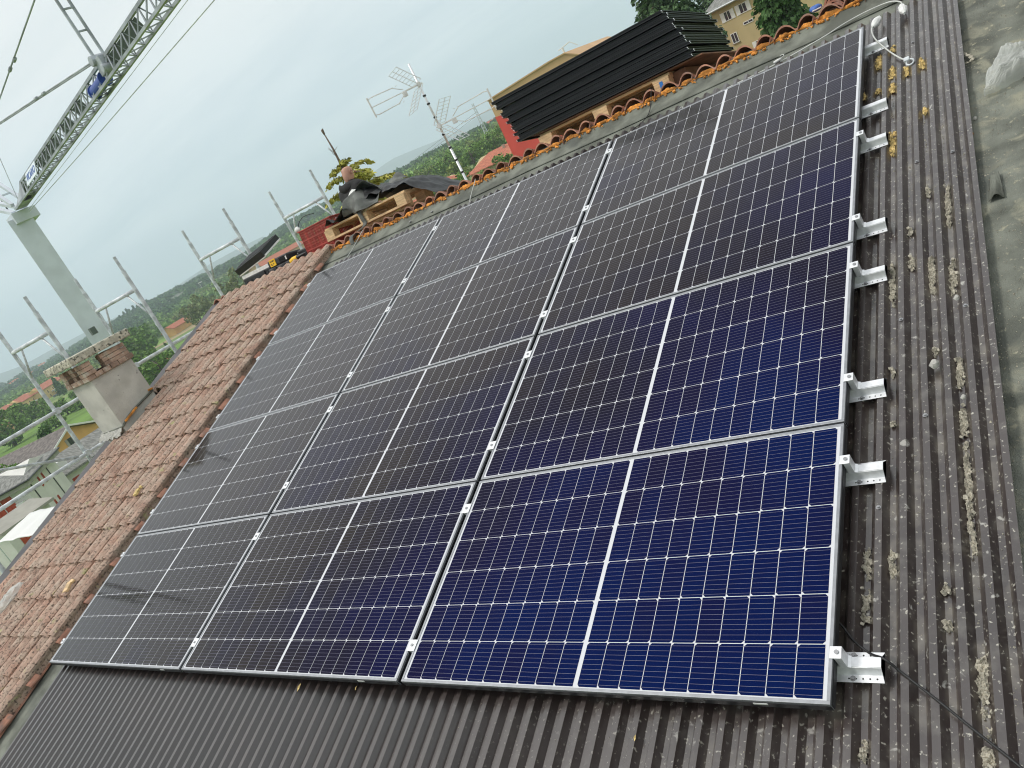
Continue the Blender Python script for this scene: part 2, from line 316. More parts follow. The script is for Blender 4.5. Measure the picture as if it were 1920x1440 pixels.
def ground_material():
    m_ = bpy.data.materials.new('fields_and_meadows'); m_.use_nodes = True; t = m_.node_tree; b = t.nodes['Principled BSDF']; NN = t.nodes.new
    b.inputs['Roughness'].default_value = 0.95; b.inputs['Specular IOR Level'].default_value = 0.15
    tcn = NN('ShaderNodeTexCoord'); mp_ = NN('ShaderNodeMapping'); mp_.inputs['Rotation'].default_value = (0, 0, rad(25)); mp_.inputs['Scale'].default_value = (1 / 70, 1 / 150, 0); t.links.new(tcn.outputs['Object'], mp_.inputs[0])
    nd = NN('ShaderNodeTexNoise'); nd.inputs['Scale'].default_value = 0.004; t.links.new(tcn.outputs['Object'], nd.inputs['Vector'])
    ad = NN('ShaderNodeVectorMath'); ad.operation = 'ADD'; t.links.new(mp_.outputs[0], ad.inputs[0]); t.links.new(nd.outputs['Color'], ad.inputs[1])
    vo = NN('ShaderNodeTexVoronoi'); vo.inputs['Scale'].default_value = 1; t.links.new(ad.outputs[0], vo.inputs['Vector'])
    sp = NN('ShaderNodeSeparateColor'); t.links.new(vo.outputs['Color'], sp.inputs[0])
    r = NN('ShaderNodeValToRGB'); t.links.new(sp.outputs[0], r.inputs[0]); r.color_ramp.interpolation = 'CONSTANT'; e = r.color_ramp.elements
    e[0].color = (0.10, 0.17, 0.035, 1); e[1].position = 0.92; e[1].color = (0.23, 0.18, 0.10, 1)
    for p, c in ((0.2, (0.13, 0.21, 0.045, 1)), (0.42, (0.075, 0.125, 0.035, 1)), (0.6, (0.17, 0.21, 0.075, 1)), (0.78, (0.11, 0.155, 0.05, 1))):
        k = e.new(p); k.color = c
    n = NN('ShaderNodeTexNoise'); n.inputs['Scale'].default_value = 0.06; n.inputs['Detail'].default_value = 9; t.links.new(tcn.outputs['Object'], n.inputs['Vector'])
    r2 = NN('ShaderNodeMapRange'); r2.inputs[1].default_value = 0.3; r2.inputs[2].default_value = 0.7; r2.inputs[3].default_value = 0.85; r2.inputs[4].default_value = 1.6; t.links.new(n.outputs[0], r2.inputs[0])
    vm = NN('ShaderNodeVectorMath'); vm.operation = 'SCALE'; t.links.new(r.outputs[0], vm.inputs[0]); t.links.new(r2.outputs[0], vm.inputs['Scale'])
    t.links.new(vm.outputs[0], b.inputs['Base Color'])
    return m_
M['ground'] = ground_material()

def bag_material():
    m_ = bpy.data.materials.new('thin_clear_plastic'); m_.use_nodes = True; t = m_.node_tree; NN = t.nodes.new
    o_ = t.nodes['Material Output']; b = t.nodes['Principled BSDF']; b.inputs['Base Color'].default_value = (0.75, 0.77, 0.74, 1); b.inputs['Roughness'].default_value = 0.3
    tr = NN('ShaderNodeBsdfTransparent'); tl = NN('ShaderNodeBsdfTranslucent'); tl.inputs[0].default_value = (0.75, 0.77, 0.74, 1)
    m1 = NN('ShaderNodeMixShader'); m1.inputs[0].default_value = 0.35; t.links.new(b.outputs[0], m1.inputs[1]); t.links.new(tl.outputs[0], m1.inputs[2])
    m2 = NN('ShaderNodeMixShader'); lw = NN('ShaderNodeLayerWeight'); lw.inputs[0].default_value = 0.35; r = NN('ShaderNodeMapRange'); r.inputs[3].default_value = 0.62; r.inputs[4].default_value = 0.05
    t.links.new(lw.outputs['Facing'], r.inputs[0]); t.links.new(r.outputs[0], m2.inputs[0]); t.links.new(m1.outputs[0], m2.inputs[1]); t.links.new(tr.outputs[0], m2.inputs[2])
    t.links.new(m2.outputs[0], o_.inputs[0]); return m_
M['bag'] = bag_material()

# ================================================================== TERRAIN
AZ = [-180, -100, -75, -66, -59, -52, -47, -42, -36, -30, -15, 10, 60, 180]
DK = [0, 60, 110, 250, 450, 700, 1000, 1500, 2500, 4500]
TZ = {
 -180: [-12, -12, -13, -14, -14, -14, -14, -14, -14, -14], -100: [-12, -13, -15, -18, -20, -22, -22, -22, -18, -20],
 -75: [-12, -13, -15, -18, -21, -22.5, -22, -18, -9, -16], -66: [-12, -13, -15, -18, -21, -22.5, -21, -16, -7, -16],
 -59: [-12, -13, -15, -18, -20, -21, -17, -1, 4, -16], -52: [-12, -13, -15, -17, -18, -19, -13, -3, 5, -16],
 -47: [-12, -13, -14, -15, -15.5, -15, -5, 10, 9, -16], -42: [-12, -13, -13, -12, -12, -9, -1, 7, 5, -16],
 -36: [-12, -12, -12, -10, -9, -4, 1, 2, 0, -16], -30: [-12, -12, -12, -10, -8, -4, -1, 0, 0, -16],
 -15: [-12, -12, -12, -11, -8, -4, -2, 0, 0, -16], 10: [-12, -12, -12, -12, -12, -12, -12, -12, -12, -16],
 60: [-12, -12, -12, -12, -12, -12, -12, -12, -12, -16], 180: [-12, -12, -13, -14, -14, -14, -14, -14, -14, -14]}
TT = np.array([TZ[a] for a in AZ], float)
def gz(az, d):
    az = (az + 180) % 360 - 180
    i = int(np.clip(np.searchsorted(AZ, az) - 1, 0, len(AZ) - 2)); j = int(np.clip(np.searchsorted(DK, d) - 1, 0, len(DK) - 2))
    a = min(max((az - AZ[i]) / (AZ[i + 1] - AZ[i]), 0), 1); b = min(max((d - DK[j]) / (DK[j + 1] - DK[j]), 0), 1)
    a = a * a * (3 - 2 * a); b = b * b * (3 - 2 * b) if d > 450 else b
    z = (TT[i, j] * (1 - b) + TT[i, j + 1] * b) * (1 - a) + (TT[i + 1, j] * (1 - b) + TT[i + 1, j + 1] * b) * a
    w = min(1, max(0, (d - 250) / 800))
    return z + w * 2.2 * noise.noise(Vector((d * math.sin(rad(az)) / 260, d * math.cos(rad(az)) / 260, 0)))
azs = sorted(set([round(-84 + i * 0.5, 2) for i in range(0, 190)] + list(range(-180, -84, 6)) + list(range(12, 181, 6))))
ds = [0.5, 20, 40, 60, 80, 110, 150, 200, 250, 300, 360, 420, 480, 540, 600, 660, 720, 780, 840, 900, 960, 1020, 1100, 1200, 1300, 1400, 1500, 1650, 1800, 2000, 2200, 2500, 3000, 3800, 4500, 6000, 9000]
g = MB(); na, nd_ = len(azs), len(ds)
vs = [pol(a, d, gz(a, d)) for d in ds for a in azs]
fs = [(j * na + i, j * na + i + 1, (j + 1) * na + i + 1, (j + 1) * na + i) for j in range(nd_ - 1) for i in range(na - 1)]
g.add(vs, fs); gr_o = g.build('ground', M['ground'], smooth=True); gr_o['kind'] = 'structure'
# distant mountains: ridge bodies with real depth
def mountain(az0, az1, d0, prof, depth=900):
    b = MB(); n = 60
    def f(i, j):
        az = az0 + (az1 - az0) * i; h = prof(i) * (1 - abs(2 * j - 1)) ** 0.8
        return pol(az, d0 + (j - 0.5) * depth * 2, -20 + h + 6 * noise.noise(Vector((i * 18, j * 6, 3))) * (1 - abs(2 * j - 1)))
    b.grid(n, 8, f); o_ = b.build('mountains', M['far_mountain'], smooth=True); o_['kind'] = 'structure'
def mprof(i):
    return 125 + 70 * math.sin(i * 5.2 + 0.6) + 36 * math.sin(i * 13 + 1) + 14 * math.sin(i * 31)
mountain(-50, -8, 7000, lambda i: max(20, (mprof(i) + 60 * math.exp(-((i - .64) / .12) ** 2)) * min(1, i * 4, (1 - i) * 8)))
mountain(-82, -50, 6000, lambda i: max(10, 80 + 25 * math.sin(i * 7) + 10 * math.sin(i * 23)))

# ------------------------------------------------------------------ foliage generators
def quads(centres, size, rng, flat=0.0, name='crown', mat_=None, parent=None, elong=1.0, dirs=None):
    """one mesh of many leaf-sized faces; flat>0 turns them towards the horizontal"""
    n = len(centres); c = np.asarray(centres, float)
    a = rng.normal(size=(n, 3)); a[:, 2] *= (1 - flat)
    if dirs is not None: a = dirs + 0.35 * rng.normal(size=(n, 3))
    a /= np.linalg.norm(a, axis=1)[:, None] + 1e-9
    b = rng.normal(size=(n, 3)); b[:, 2] *= (1 - flat); b -= (b * a).sum(1)[:, None] * a; b /= np.linalg.norm(b, axis=1)[:, None] + 1e-9
    s = (np.asarray(size) * rng.uniform(0.6, 1.4, size=n))[:, None] if np.isscalar(size) else (size * rng.uniform(0.6, 1.4, size=n))[:, None]
    v = np.empty((n, 4, 3)); v[:, 0] = c - a * s * elong; v[:, 1] = c - b * s * 0.62; v[:, 2] = c + a * s * elong; v[:, 3] = c + b * s * 0.62
    me = bpy.data.meshes.new(name); me.vertices.add(n * 4); me.vertices.foreach_set('co', v.ravel())
    me.loops.add(n * 4); me.loops.foreach_set('vertex_index', np.arange(n * 4)); me.polygons.add(n)
    me.polygons.foreach_set('loop_start', np.arange(0, n * 4, 4)); me.update(calc_edges=True); me.materials.append(mat_)
    o = bpy.data.objects.new(name, me); COL.objects.link(o)
    if parent is not None: o.parent = parent
    return o
def crown_points(n, rx, rz, rng, clumps=26, cz=0.0, spread=0.30, shape='round'):
    cl = []
    while len(cl) < clumps:
        p = rng.uniform(-1, 1, 3); q = np.linalg.norm(p)
        if q > 1 or q < 0.35: continue
        if shape == 'cone': p[:2] *= (1 - (p[2] + 1) / 2) * 1.0 + 0.06
        if shape == 'column': p[:2] *= 0.85
        cl.append(p)
    cl = np.array(cl); rad_ = rng.uniform(0.5, 1.2, clumps) * spread
    k = rng.integers(0, clumps, n); d = rng.normal(size=(n, 3)); d /= np.linalg.norm(d, axis=1)[:, None]
    d *= (rng.uniform(0.35, 1, n) ** 0.5)[:, None] * rad_[k][:, None]
    if shape == 'cone': d[:, :2] *= 0.6
    p = cl[k] + d
    return p * np.array([rx, rx, rz]) + np.array([0, 0, cz])
TREE_SRC = {}
def tree(kind, label, cat, az, d, height, width, leaf, group=None, n=1500, lsize=None, trunk=0.35, shape='round', seed=None, z=None, name='broadleaf_tree', clumps=26):
    key = (kind,)
    zz = gz(az, d) if z is None else z
    loc = pol(az, d, zz)
    rng = np.random.default_rng(seed if seed is not None else int(abs(az * 97 + d * 13)) % 9999)
    if key in TREE_SRC:
        src, h0, w0 = TREE_SRC[key]; t_ = copy_tree(src); t_.location = loc
        t_['label'] = label; t_.scale = (width / w0, width / w0, height / h0); t_.rotation_euler = (0, 0, rng.uniform(0, 6.28))
        if group: t_['group'] = group
        t_['category'] = cat
        return t_
    t_ = thing(name, label, cat, loc, (0, 0, rng.uniform(0, 6.28)), group)
    ch = height * (1 - trunk); pts = crown_points(n, width / 2, ch / 2, rng, clumps=clumps, cz=height * trunk + ch / 2, shape=shape)
    quads(pts, lsize or width * 0.045, rng, name='crown', mat_=M[leaf], parent=t_)
    b = MB(); r = max(0.08, width * 0.035)
    b.tube([(0, 0, -0.3), (0.02, 0, height * 0.25), (0.05, 0.03, height * 0.6), (0, 0, height * 0.85)], [r * 1.3, r, r * 0.6, r * 0.15], 8)
    for k in range(7):
        a = k * 2.4; z0 = height * (0.28 + 0.07 * k); q = width * 0.33
        b.tube([(0, 0, z0), (q * .5 * math.cos(a), q * .5 * math.sin(a), z0 + height * .08), (q * math.cos(a), q * math.sin(a), z0 + height * .18)], [r * .5, r * .3, r * .1], 6)
    b.build('trunk', M['bark'], t_, smooth=True)
    TREE_SRC[key] = (t_, height, width)
    return t_

# ================================================================== THE ROOF WE STAND ON
house = thing('house', 'house whose pitched roof fills the foreground, half clay tile and half brown corrugated metal', 'house', rp(0, 0, 0), (PITCH, 0, 0))
RIDGE_V, EAVE_V, BASE = 4.84, -1.95, -0.135
P_ = 0.0767; DEP = 0.026; TOP = -0.092
# corrugated metal: trapezoid ribs running up the slope
b = MB(); prof = []; u = -5.40; k = 0
offs = (0.0725 - 0.019 - 0.0)
u_start = 0.0828 - P_ * 71
for k in range(71 + 5):
    u0 = u_start + k * P_
    if u0 > 0.40: break
    prof += [(u0, TOP), (u0 + 0.022, TOP), (u0 + 0.040, TOP - DEP), (u0 + 0.059, TOP - DEP)]
prof += [(prof[-1][0] + 0.018, TOP), (prof[-1][0] + 0.040, TOP), (0.455, TOP - 0.030), (0.462, TOP - 0.038)]
vsteps = [EAVE_V + 0.2 * i for i in range(int((4.40 - EAVE_V) / 0.2) + 1)] + [4.465]
verts = []; faces = []
for j, v in enumerate(vsteps):
    for i, (pu, ph) in enumerate(prof):
        verts.append((pu, v + (0.012 * math.sin(i // 48 * 2.1) if j == len(vsteps) - 1 else 0), ph + 0.0012 * math.sin(v * 3.1 + pu * 7)))
n = len(prof)
faces = [(j * n + i, j * n + i + 1, (j + 1) * n + i + 1, (j + 1) * n + i) for j in range(len(vsteps) - 1) for i in range(n - 1)]
b.add(verts, faces); b.build('corrugated_sheet', M['metal_roof'], house, fixn=False)
# thin rolled edge of the sheet on the right
b = MB(); b.tube([(0.463, v, TOP - 0.034) for v in (EAVE_V, 0, 2, 4.4)], 0.005, 6); b.build('sheet_edge', M['dark_metal'], house, smooth=True)
# screws
for (su, sv) in ((0.176, 1.616), (0.413, 1.612), (0.26, 2.688), (0.419, 2.672), (0.229, 1.094), (-0.13, -0.25), (0.251, 3.9), (0.09, 0.72)):
    q = round((su - 0.0828 - 0.011) / P_); su = 0.0828 + 0.011 + q * P_
    b = MB(); b.tube([(su, sv, TOP + 0.001), (su, sv, TOP + 0.003)], 0.0085, 12); b.tube([(su, sv, TOP + 0.003), (su, sv, TOP + 0.0085)], 0.0048, 6); b.build('screw', M['steel'], house)
# bitumen felt in overlapping courses
def felt_h(u, v):
    seam = (v - 1.207 + 0.06 * math.sin(u * 3)) / 1.02; fr = seam - math.floor(seam)
    h = BASE - .004 + 0.011 * (1 - fr)
    if u > 0.47:
        h += 0.012 * noise.noise(Vector((u * 2.2, v * 1.1, 0))) + 0.006 * noise.noise(Vector((u * 7, v * 4, 2)))
        h += 0.018 * math.exp(-((u - 0.72 - 0.03 * math.sin(v * 1.3)) / 0.05) ** 2) * (0.5 + 0.5 * math.sin(v * 1.1 + 1))
    return h
b = MB()
def ff(i, j):
    u = -5.95 + 0.55 * i if False else (-5.95 + (0.44 + 5.95) * (i / 0.4) if i < 0.4 else 0.44 + 5.2 * ((i - 0.4) / 0.6))
    v = EAVE_V + (4.80 - EAVE_V) * j
    return (u, v, felt_h(u, v))
b.grid(150, 460, ff); b.build('roofing_felt', M['felt'], house, smooth=True, fixn=False)
# strip of felt folded over the ridge
b = MB()
def fr_(i, j):
    u = -5.93 + 6.6 * i; v = 4.60 + 0.25 * j
    return (u, v + 0.006 * math.sin(u * 4), -0.1245 + 0.026 * max(0, j - 0.6) / 0.4 + 0.003 * noise.noise(Vector((u * 3, v * 5, 5))))
b.grid(120, 8, fr_); b.build('ridge_felt', M['felt'], house, smooth=True, fixn=False, solid=0.0025)
# fasteners' washers on the ridge felt
for su in (-4.35, -4.05):
    b = MB(); b.tube([(su, 4.66, -0.118), (su, 4.66, -0.108)], 0.012, 10); b.build('screw', M['steel'], house)

def tile_profile(w):
    a = [(0.006, -0.034), (0.010, 0.000)]
    for t in np.linspace(0, 1, 8): a.append((0.018 + 0.135 * t, 0.002 + 0.050 * math.sin(math.pi * t) ** 0.75))
    a += [(0.158, -0.006), (0.172, -0.008)]
    for t in np.linspace(0, 0.84, 7): a.append((0.178 + 0.128 * t, 0.000 + 0.056 * math.sin(math.pi * t) ** 0.75))
    a += [(0.2835, 0.012), (0.272, -0.012), (0.272, -0.036)]
    return [(x * w / 0.3, z) for x, z in a]
def tile_field(b, u0, ncol, v_list, vl, h0, w=0.30, sign=1, jit=1.0, thick=0.013, skip=None):
    """v_list = lower edges; a tile runs from v to v+vl up the slope; sign -1 builds it running down behind the ridge"""
    pr = tile_profile(w)
    for j, v in enumerate(v_list):
        for i in range(ncol):
            if skip and skip(u0 + i * w + w / 2, v): continue
            du = random.uniform(-.004, .004) * jit; dv = random.uniform(-.010, .010) * jit; dz = random.uniform(-.002, .004) * jit; tw = random.uniform(-.010, .010) * jit
            vv = []
            for t, lift in ((0, 0.024), (0.5, 0.013), (1, 0.0)):
                for (x, z) in pr: vv.append((u0 + i * w + x + du + tw * t * vl, v + sign * (t * vl) + dv, h0 + z + lift + dz))
            m_ = len(pr)
            for t in range(1):
                for (x, z) in pr: vv.append((u0 + i * w + x + du, v + dv + sign * 0.002, h0 + z + 0.024 + dz - thick))
            fs = [(r * m_ + q, r * m_ + q + 1, (r + 1) * m_ + q + 1, (r + 1) * m_ + q) for r in range(2) for q in range(m_ - 1)]
            fs += [(3 * m_ + q, 3 * m_ + q + 1, q + 1, q) for q in range(m_ - 1)]
            # side lips give the tile its thickness where it ends the row
            for e_, s_ in ((0, -1), (m_ - 1, 1)):
                k0 = len(vv); x, z = pr[e_]
                for t, lift in ((0, 0.024), (1, 0.0)): vv.append((u0 + i * w + x + du + tw * t * vl, v + sign * t * vl + dv, h0 + z + lift + dz - thick * 1.3))
                fs.append((e_, 2 * m_ + e_, k0 + 1, k0))
            b.add(vv, fs)
CH = [(-8.10, -7.50), (2.45, 3.22)]
courses = [4.462 - 0.3275 * k for k in range(20)]
b = MB()
tile_field(b, -7.76, 7, courses, 0.40, -0.078, skip=lambda u, v: (u < -7.46 and 2.34 < v < 2.98))
b.build('roof_tiles', M['tile'], house, smooth=False, fixn=False)
# orange broken ends of the under-tiles along the inner edge, and battens
b = MB()
for k, v in enumerate(courses):
    b.mi = 0
    pr = [(-5.70 + 0.062 * t, -0.092 + 0.024 * math.sin(math.pi * t) ** .7) for t in np.linspace(0, 1, 7)]
    y0, y1 = v - 0.03, v + 0.075 + random.uniform(-.03, .03)
    vv = [(x, y, z + (0.012 if y == y0 else 0)) for y in (y0, y1) for x, z in pr] + [(x, y, z - 0.012 + (0.012 if y == y0 else 0)) for y in (y0, y1) for x, z in pr]
    m_ = len(pr); fs = [(q, q + 1, m_ + q + 1, m_ + q) for q in range(m_ - 1)] + [(2 * m_ + q, 3 * m_ + q, 3 * m_ + q + 1, 2 * m_ + q + 1) for q in range(m_ - 1)] + [(q, 2 * m_ + q, 2 * m_ + q + 1, q + 1) for q in range(m_ - 1)] + [(m_ - 1, 2 * m_ - 1, 4 * m_ - 1, 3 * m_ - 1)]
    b.add(vv, fs)
    b.add(*( [(-7.775, v + 0.0, -0.06), (-7.775, v + 0.33, -0.082), (-7.775, v + 0.33, -0.115), (-7.775, v, -0.10), (-7.765, v + 0.0, -0.055), (-7.765, v + 0.33, -0.078)], [(0, 1, 2, 3), (0, 4, 5, 1)] ))
b.box((-5.69, 1.2, -0.118), (.03, 6.2, .012)); b.build('under_tiles', M['tile_fresh'], house, fixn=False)
# verge flashing
b = MB(); b.prism([(-7.74, -0.100), (-7.80, -0.094), (-8.13, -0.085), (-8.15, -0.095), (-8.15, -0.22), (-8.14, -0.22), (-8.14, -0.11), (-7.80, -0.112), (-7.74, -0.112)], 1, EAVE_V, 4.86)
b.build('verge_flashing', M['dark_metal'], house)
# far slope, built in the roof frame then turned down behind the ridge
far = Matrix.Translation(rp(0, RIDGE_V, -0.1)) @ Matrix.Rotation(-PITCH, 4, 'X')   # local y runs away and down
inv = (Matrix.Translation(rp(0, 0, 0)) @ Matrix.Rotation(PITCH, 4, 'X')).inverted()
T_ = inv @ far
b = MB(); tile_field(b, -8.10, 47, [0.325 * k for k in range(1)], 0.33, -0.004, w=0.31, sign=1, jit=0.9, thick=0.013)
b.v = [tuple(T_ @ Vector((x, y - 0.035, z - 0.016))) for x, y, z in b.v]
b.build('ridge_tiles', M['tile_fresh'], house, fixn=False)
b = MB()
tile_field(b, -8.10, 47, [0.30 + 0.36 * k for k in range(15)], 0.40, -0.026, w=0.31, sign=1, jit=0.9)
b.v = [tuple(T_ @ Vector((x, y, z - 0.035))) for x, y, z in b.v]
b.build('far_slope_tiles', M['tile'], house, fixn=False)
b = MB(); b.grid(30, 10, lambda i, j: T_ @ Vector((-8.1 + 14.5 * i, 0.0 + 5.9 * j, -0.085))); b.build('roof_deck', M['felt'], house, fixn=False, solid=0.02)
# orange filler under the ridge tile ends
b = MB()
def orf(i, j):
    u = -5.93 + 6.45 * i; a = math.pi * j
    nn = noise.noise(Vector((u * 9, j * 2, 1))) + 0.5 * noise.noise(Vector((u * 31, j * 4, 2)))
    r = 0.011 + 0.016 * nn + 0.006 * noise.noise(Vector((u * 90, j * 9, 7))) + 0.005 * math.sin(u * 2 * math.pi / 0.155)
    return (u, 4.826 + 0.5 * r * math.cos(a) * 1.6 - 0.01, -0.108 + max(0.003, r) * math.sin(a) * 1.5 + 0.004)
b.grid(760, 7, orf); b.build('ridge_filler', M['orange_foam'], house, smooth=True)
b = MB()
for k in range(320):
    u = random.uniform(-5.95, 0.5); v = random.uniform(4.775, 4.81) - (0.02 if random.random() < .2 else 0)
    s = random.uniform(.005, .016)
    b.box((u, v, -0.108 + s * .3), (s * 1.5, s, s), Matrix.Rotation(random.uniform(0, 3), 3, Vector((random.random(), random.random(), 1)).normalized()))
b.build('filler_crumbs', M['orange_foam'], house, bevel=0.002)['kind'] = 'stuff'
# walls of the house, down to the ground
def roof_inv(p): return inv @ Vector(p)
y0 = rp(0, EAVE_V, 0).y + 0.25; y1 = 10.1
def wz(y): return 1.27 - abs(y - 4.62) * math.tan(PITCH)
pts2 = [(y0, -12.6), (y1, -12.6), (y1, wz(y1)), (4.62, 1.27), (y0, wz(y0))]
b = MB(); b.prism([(p, q) for p, q in pts2], 0, -7.9, 6.2); b.v = [tuple(roof_inv(p)) for p in b.v]
b.build('wall', M['wall_cream'], house)

b = MB(); b.box((3.05, 1.5, 0.75), (0.30, 7.4, 1.9)); b.build('added_dark_wall', M['roof_brown'], house)  # added wall, out of view: gives the metal ribs something dark to reflect

# ------------------------------------------------------------------ solar panels
PW, PH_ = 1.777, 1.038; GU, GV = 0.0270579, 0.0105081
def make_panel():
    p = roof_thing('solar_panel', 'x', 'solar panel', 0, 0, 0)
    x0, x1, y0, y1 = -PW, 0, 0, PH_; lip = 0.011
    b = MB()
    for (a, c, d) in (((x0 + x1) / 2, y0 + lip / 2, (PW, lip)), ((x0 + x1) / 2, y1 - lip / 2, (PW, lip)), (x0 + lip / 2, (y0 + y1) / 2, (lip, PH_ - 2 * lip)), (x1 - lip / 2, (y0 + y1) / 2, (lip, PH_ - 2 * lip))):
        b.box((a, c, -0.0175), (d[0], d[1], 0.035))
    b.build('frame', M['alu'], p, bevel=0.0012)
    b = MB(); b.grid(1, 1, lambda i, j: (x0 + lip + (PW - 2 * lip) * i, y0 + lip + (PH_ - 2 * lip) * j, -0.0022)); b.build('backsheet', M['white_back'], p, fixn=False)
    b = MB(); b.box(((x0 + x1) / 2, (y0 + y1) / 2, -0.012), (PW - 2 * lip, PH_ - 2 * lip, 0.006)); b.build('underside', M['black_plastic'], p)
    c = MB(); s = MB(); cu = 0.0832; pu = 0.0859; cv = 0.1656; pv = 0.1683; ch = 0.0085
    mgn = (PW - 2 * 10 * pu - 0.016) / 2; mv = (PH_ - 6 * pv) / 2
    for half in (0, 1):
        base = x1 - mgn - (10 * pu + 0.016) * half
        for r in range(6):
            ya = y0 + mv + r * pv + 0.0015; yb = ya + cv
            left = (r % 2 == 0)
            for k in range(10):
                xb = base - k * pu - 0.0014; xa = xb - cu
                if left: vv = [(xa + ch, ya), (xb, ya), (xb, yb), (xa + ch, yb), (xa, yb - ch), (xa, ya + ch)]
                else: vv = [(xa, ya), (xb - ch, ya), (xb, ya + ch), (xb, yb - ch), (xb - ch, yb), (xa, yb)]
                c.add([(x, y, -0.0017) for x, y in vv], [tuple(range(6))])
            for q in range(9):
                yy = ya + cv * (q + 0.5) / 9
                s.add([(base - 10 * pu + 0.001, yy - .00042, -0.0013), (base - 0.001, yy - .00042, -0.0013), (base - 0.001, yy + .00042, -0.0013), (base - 10 * pu + 0.001, yy + .00042, -0.0013)], [(0, 1, 2, 3)])
    c.build('cells', M['cell'], p, fixn=False); s.build('busbars', M['busbar'], p, fixn=False)
    # thin black strips that paint shade onto the frame's two outer sides
    b = MB()
    b.box(((x0 + x1) / 2, y0 - 0.0012, -0.0225), (PW - 0.004, 0.0024, 0.025)); b.box((x1 + 0.0012, (y0 + y1) / 2, -0.0225), (0.0024, PH_ - 0.004, 0.025))
    b.build('frame_side_shade', M['black_frame'], p)
    return p
proto = make_panel()
rown = ['bottom row', 'second row up', 'third row up', 'top row below the ridge']
coln = ['right column by the silver brackets', 'middle column of three', 'left column beside the tiles']
for r in range(4):
    for c in range(3):
        p = proto if (r == 0 and c == 0) else copy_tree(proto)
        p.location = rp(-c * (PW + GU), r * (PH_ + GV), random.uniform(-.0015, .0015) if (r, c) != (0, 0) else 0)
        p['label'] = 'solar panel in the %s, %s' % (rown[r], coln[c]); p['category'] = 'solar panel'; p['group'] = 'solar panels mounted on the roof'
        p.name = 'solar_panel' if p is proto else p.name
# small white stickers under the front frames
for c, du in ((0, -0.21), (1, -0.24), (2, -0.20)):
    pan = [o for o in COL.objects if o.name.startswith('solar_panel') and (o.location - rp(-c * (PW + GU), 0, 0)).length < 0.01][0]
    b = MB(); b.box((du, -0.0036, -0.014), (0.045, 0.0012, 0.008)); b.build('sticker', M['white_plastic'], pan)

# ------------------------------------------------------------------ rails and clamps
RV = (0.155, 0.868, 1.262, 1.925, 2.264, 2.975, 3.322, 4.02)
def rail_prof(h0):   # hat profile across the slope (v, h)
    w = 0.047; t = 0.0025
    o_ = [(-w, h0), (-w + 0.022, h0), (-w + 0.030, h0 + 0.034), (w - 0.030, h0 + 0.034), (w - 0.022, h0), (w, h0)]
    i_ = [(w, h0 + t), (w - 0.024 + .0, h0 + t), (w - 0.032, h0 + 0.034 + t), (-w + 0.032, h0 + 0.034 + t), (-w + 0.024, h0 + t), (-w, h0 + t)]
    return o_ + i_
def make_bracket(kind, label, u, v, group, clamp=True, half=0.2, right=False):
    t = roof_thing('mounting_bracket', label, 'bracket', u, v, 0, group)
    b = MB(); h0 = TOP + 0.001
    a0, a1 = (-0.16, 0.118) if kind == 'end' else ((-0.118, 0.16) if kind == 'left' else (-half, half))
    b.prism(rail_prof(h0), 0, a0, a1); b.build('rail', M['alu_bright'], t, bevel=0.0008)
    if kind == 'end':
        b = MB()
        for sv in (-0.036, 0.036):
            for k in range(5): b.tube([(0.098 - 0.02 * k, sv, h0 + 0.0026), (0.098 - 0.02 * k, sv, h0 + 0.0030)], 0.0028, 8)
        b.build('rail_holes', M['ink'], t)
        for sv in (-0.036, 0.036):
            b = MB(); b.tube([(0.030, sv, h0 + 0.003), (0.030, sv, h0 + 0.005)], 0.0085, 12); b.tube([(0.030, sv, h0 + 0.005), (0.030, sv, h0 + 0.010)], 0.0055, 6); b.build('screw', M['steel'], t)
    if clamp:
        b = MB()
        if kind in ('end', 'left'):
            s = 1 if kind == 'end' else -1
            b.prism([(s * -0.010, 0.0005), (s * 0.026, 0.0005), (s * 0.026, -0.052), (s * 0.033, -0.055), (s * 0.033, -0.058), (s * 0.004, -0.058), (s * 0.004, -0.004), (s * -0.010, -0.0002)] if False else
                    [(s * -0.009, 0.0004), (s * -0.009, 0.0034), (s * 0.026, 0.0034), (s * 0.026, -0.050), (s * 0.036, -0.0545), (s * 0.004, -0.0545), (s * 0.004, 0.0004)], 1, -0.019, 0.019)
            hx = s * 0.012
        else:
            g_ = GU
            b.prism([(-g_ / 2 - 0.009, 0.0004), (-g_ / 2 - 0.009, 0.0034), (g_ / 2 + 0.009, 0.0034), (g_ / 2 + 0.009, 0.0004), (g_ / 2 - 0.002, 0.0004), (g_ / 2 - 0.006, -0.05), (-g_ / 2 + 0.006, -0.05), (-g_ / 2 + 0.002, 0.0004)], 1, -0.026, 0.026)
            hx = 0
        co = b.build('clamp', M['alu_bright'], t, bevel=0.001)
        b = MB(); b.tube([(hx, 0, 0.0034), (hx, 0, 0.0075)], 0.0068, 14); b.build('bolt', M['steel'], co)
    return t
names = ['lowest', 'second lowest', 'third from the bottom', 'fourth from the bottom', 'fourth from the top', 'third from the top', 'second from the top', 'topmost']
for i, v in enumerate(RV):
    make_bracket('end', 'silver rail bracket %s right of the panels, %s' % ('with end clamp' if i < 6 else 'without clamp', names[i]), 0.0, v, 'rail brackets sticking out on the right', clamp=i < 6)
    make_bracket('mid', 'silver clamp between right and middle panel columns, %s' % names[i], -PW - GU / 2, v + 0.005, 'clamps between the right and middle columns')
    make_bracket('mid', 'silver clamp between middle and left panel columns, %s' % names[i], -2 * PW - 1.5 * GU, v + 0.005, 'clamps between the middle and left columns')
    make_bracket('left', 'silver clamp on the left panel edge by the tiles, %s' % names[i], -3 * PW - 2 * GU, v + 0.003, 'clamps along the left panel edge')

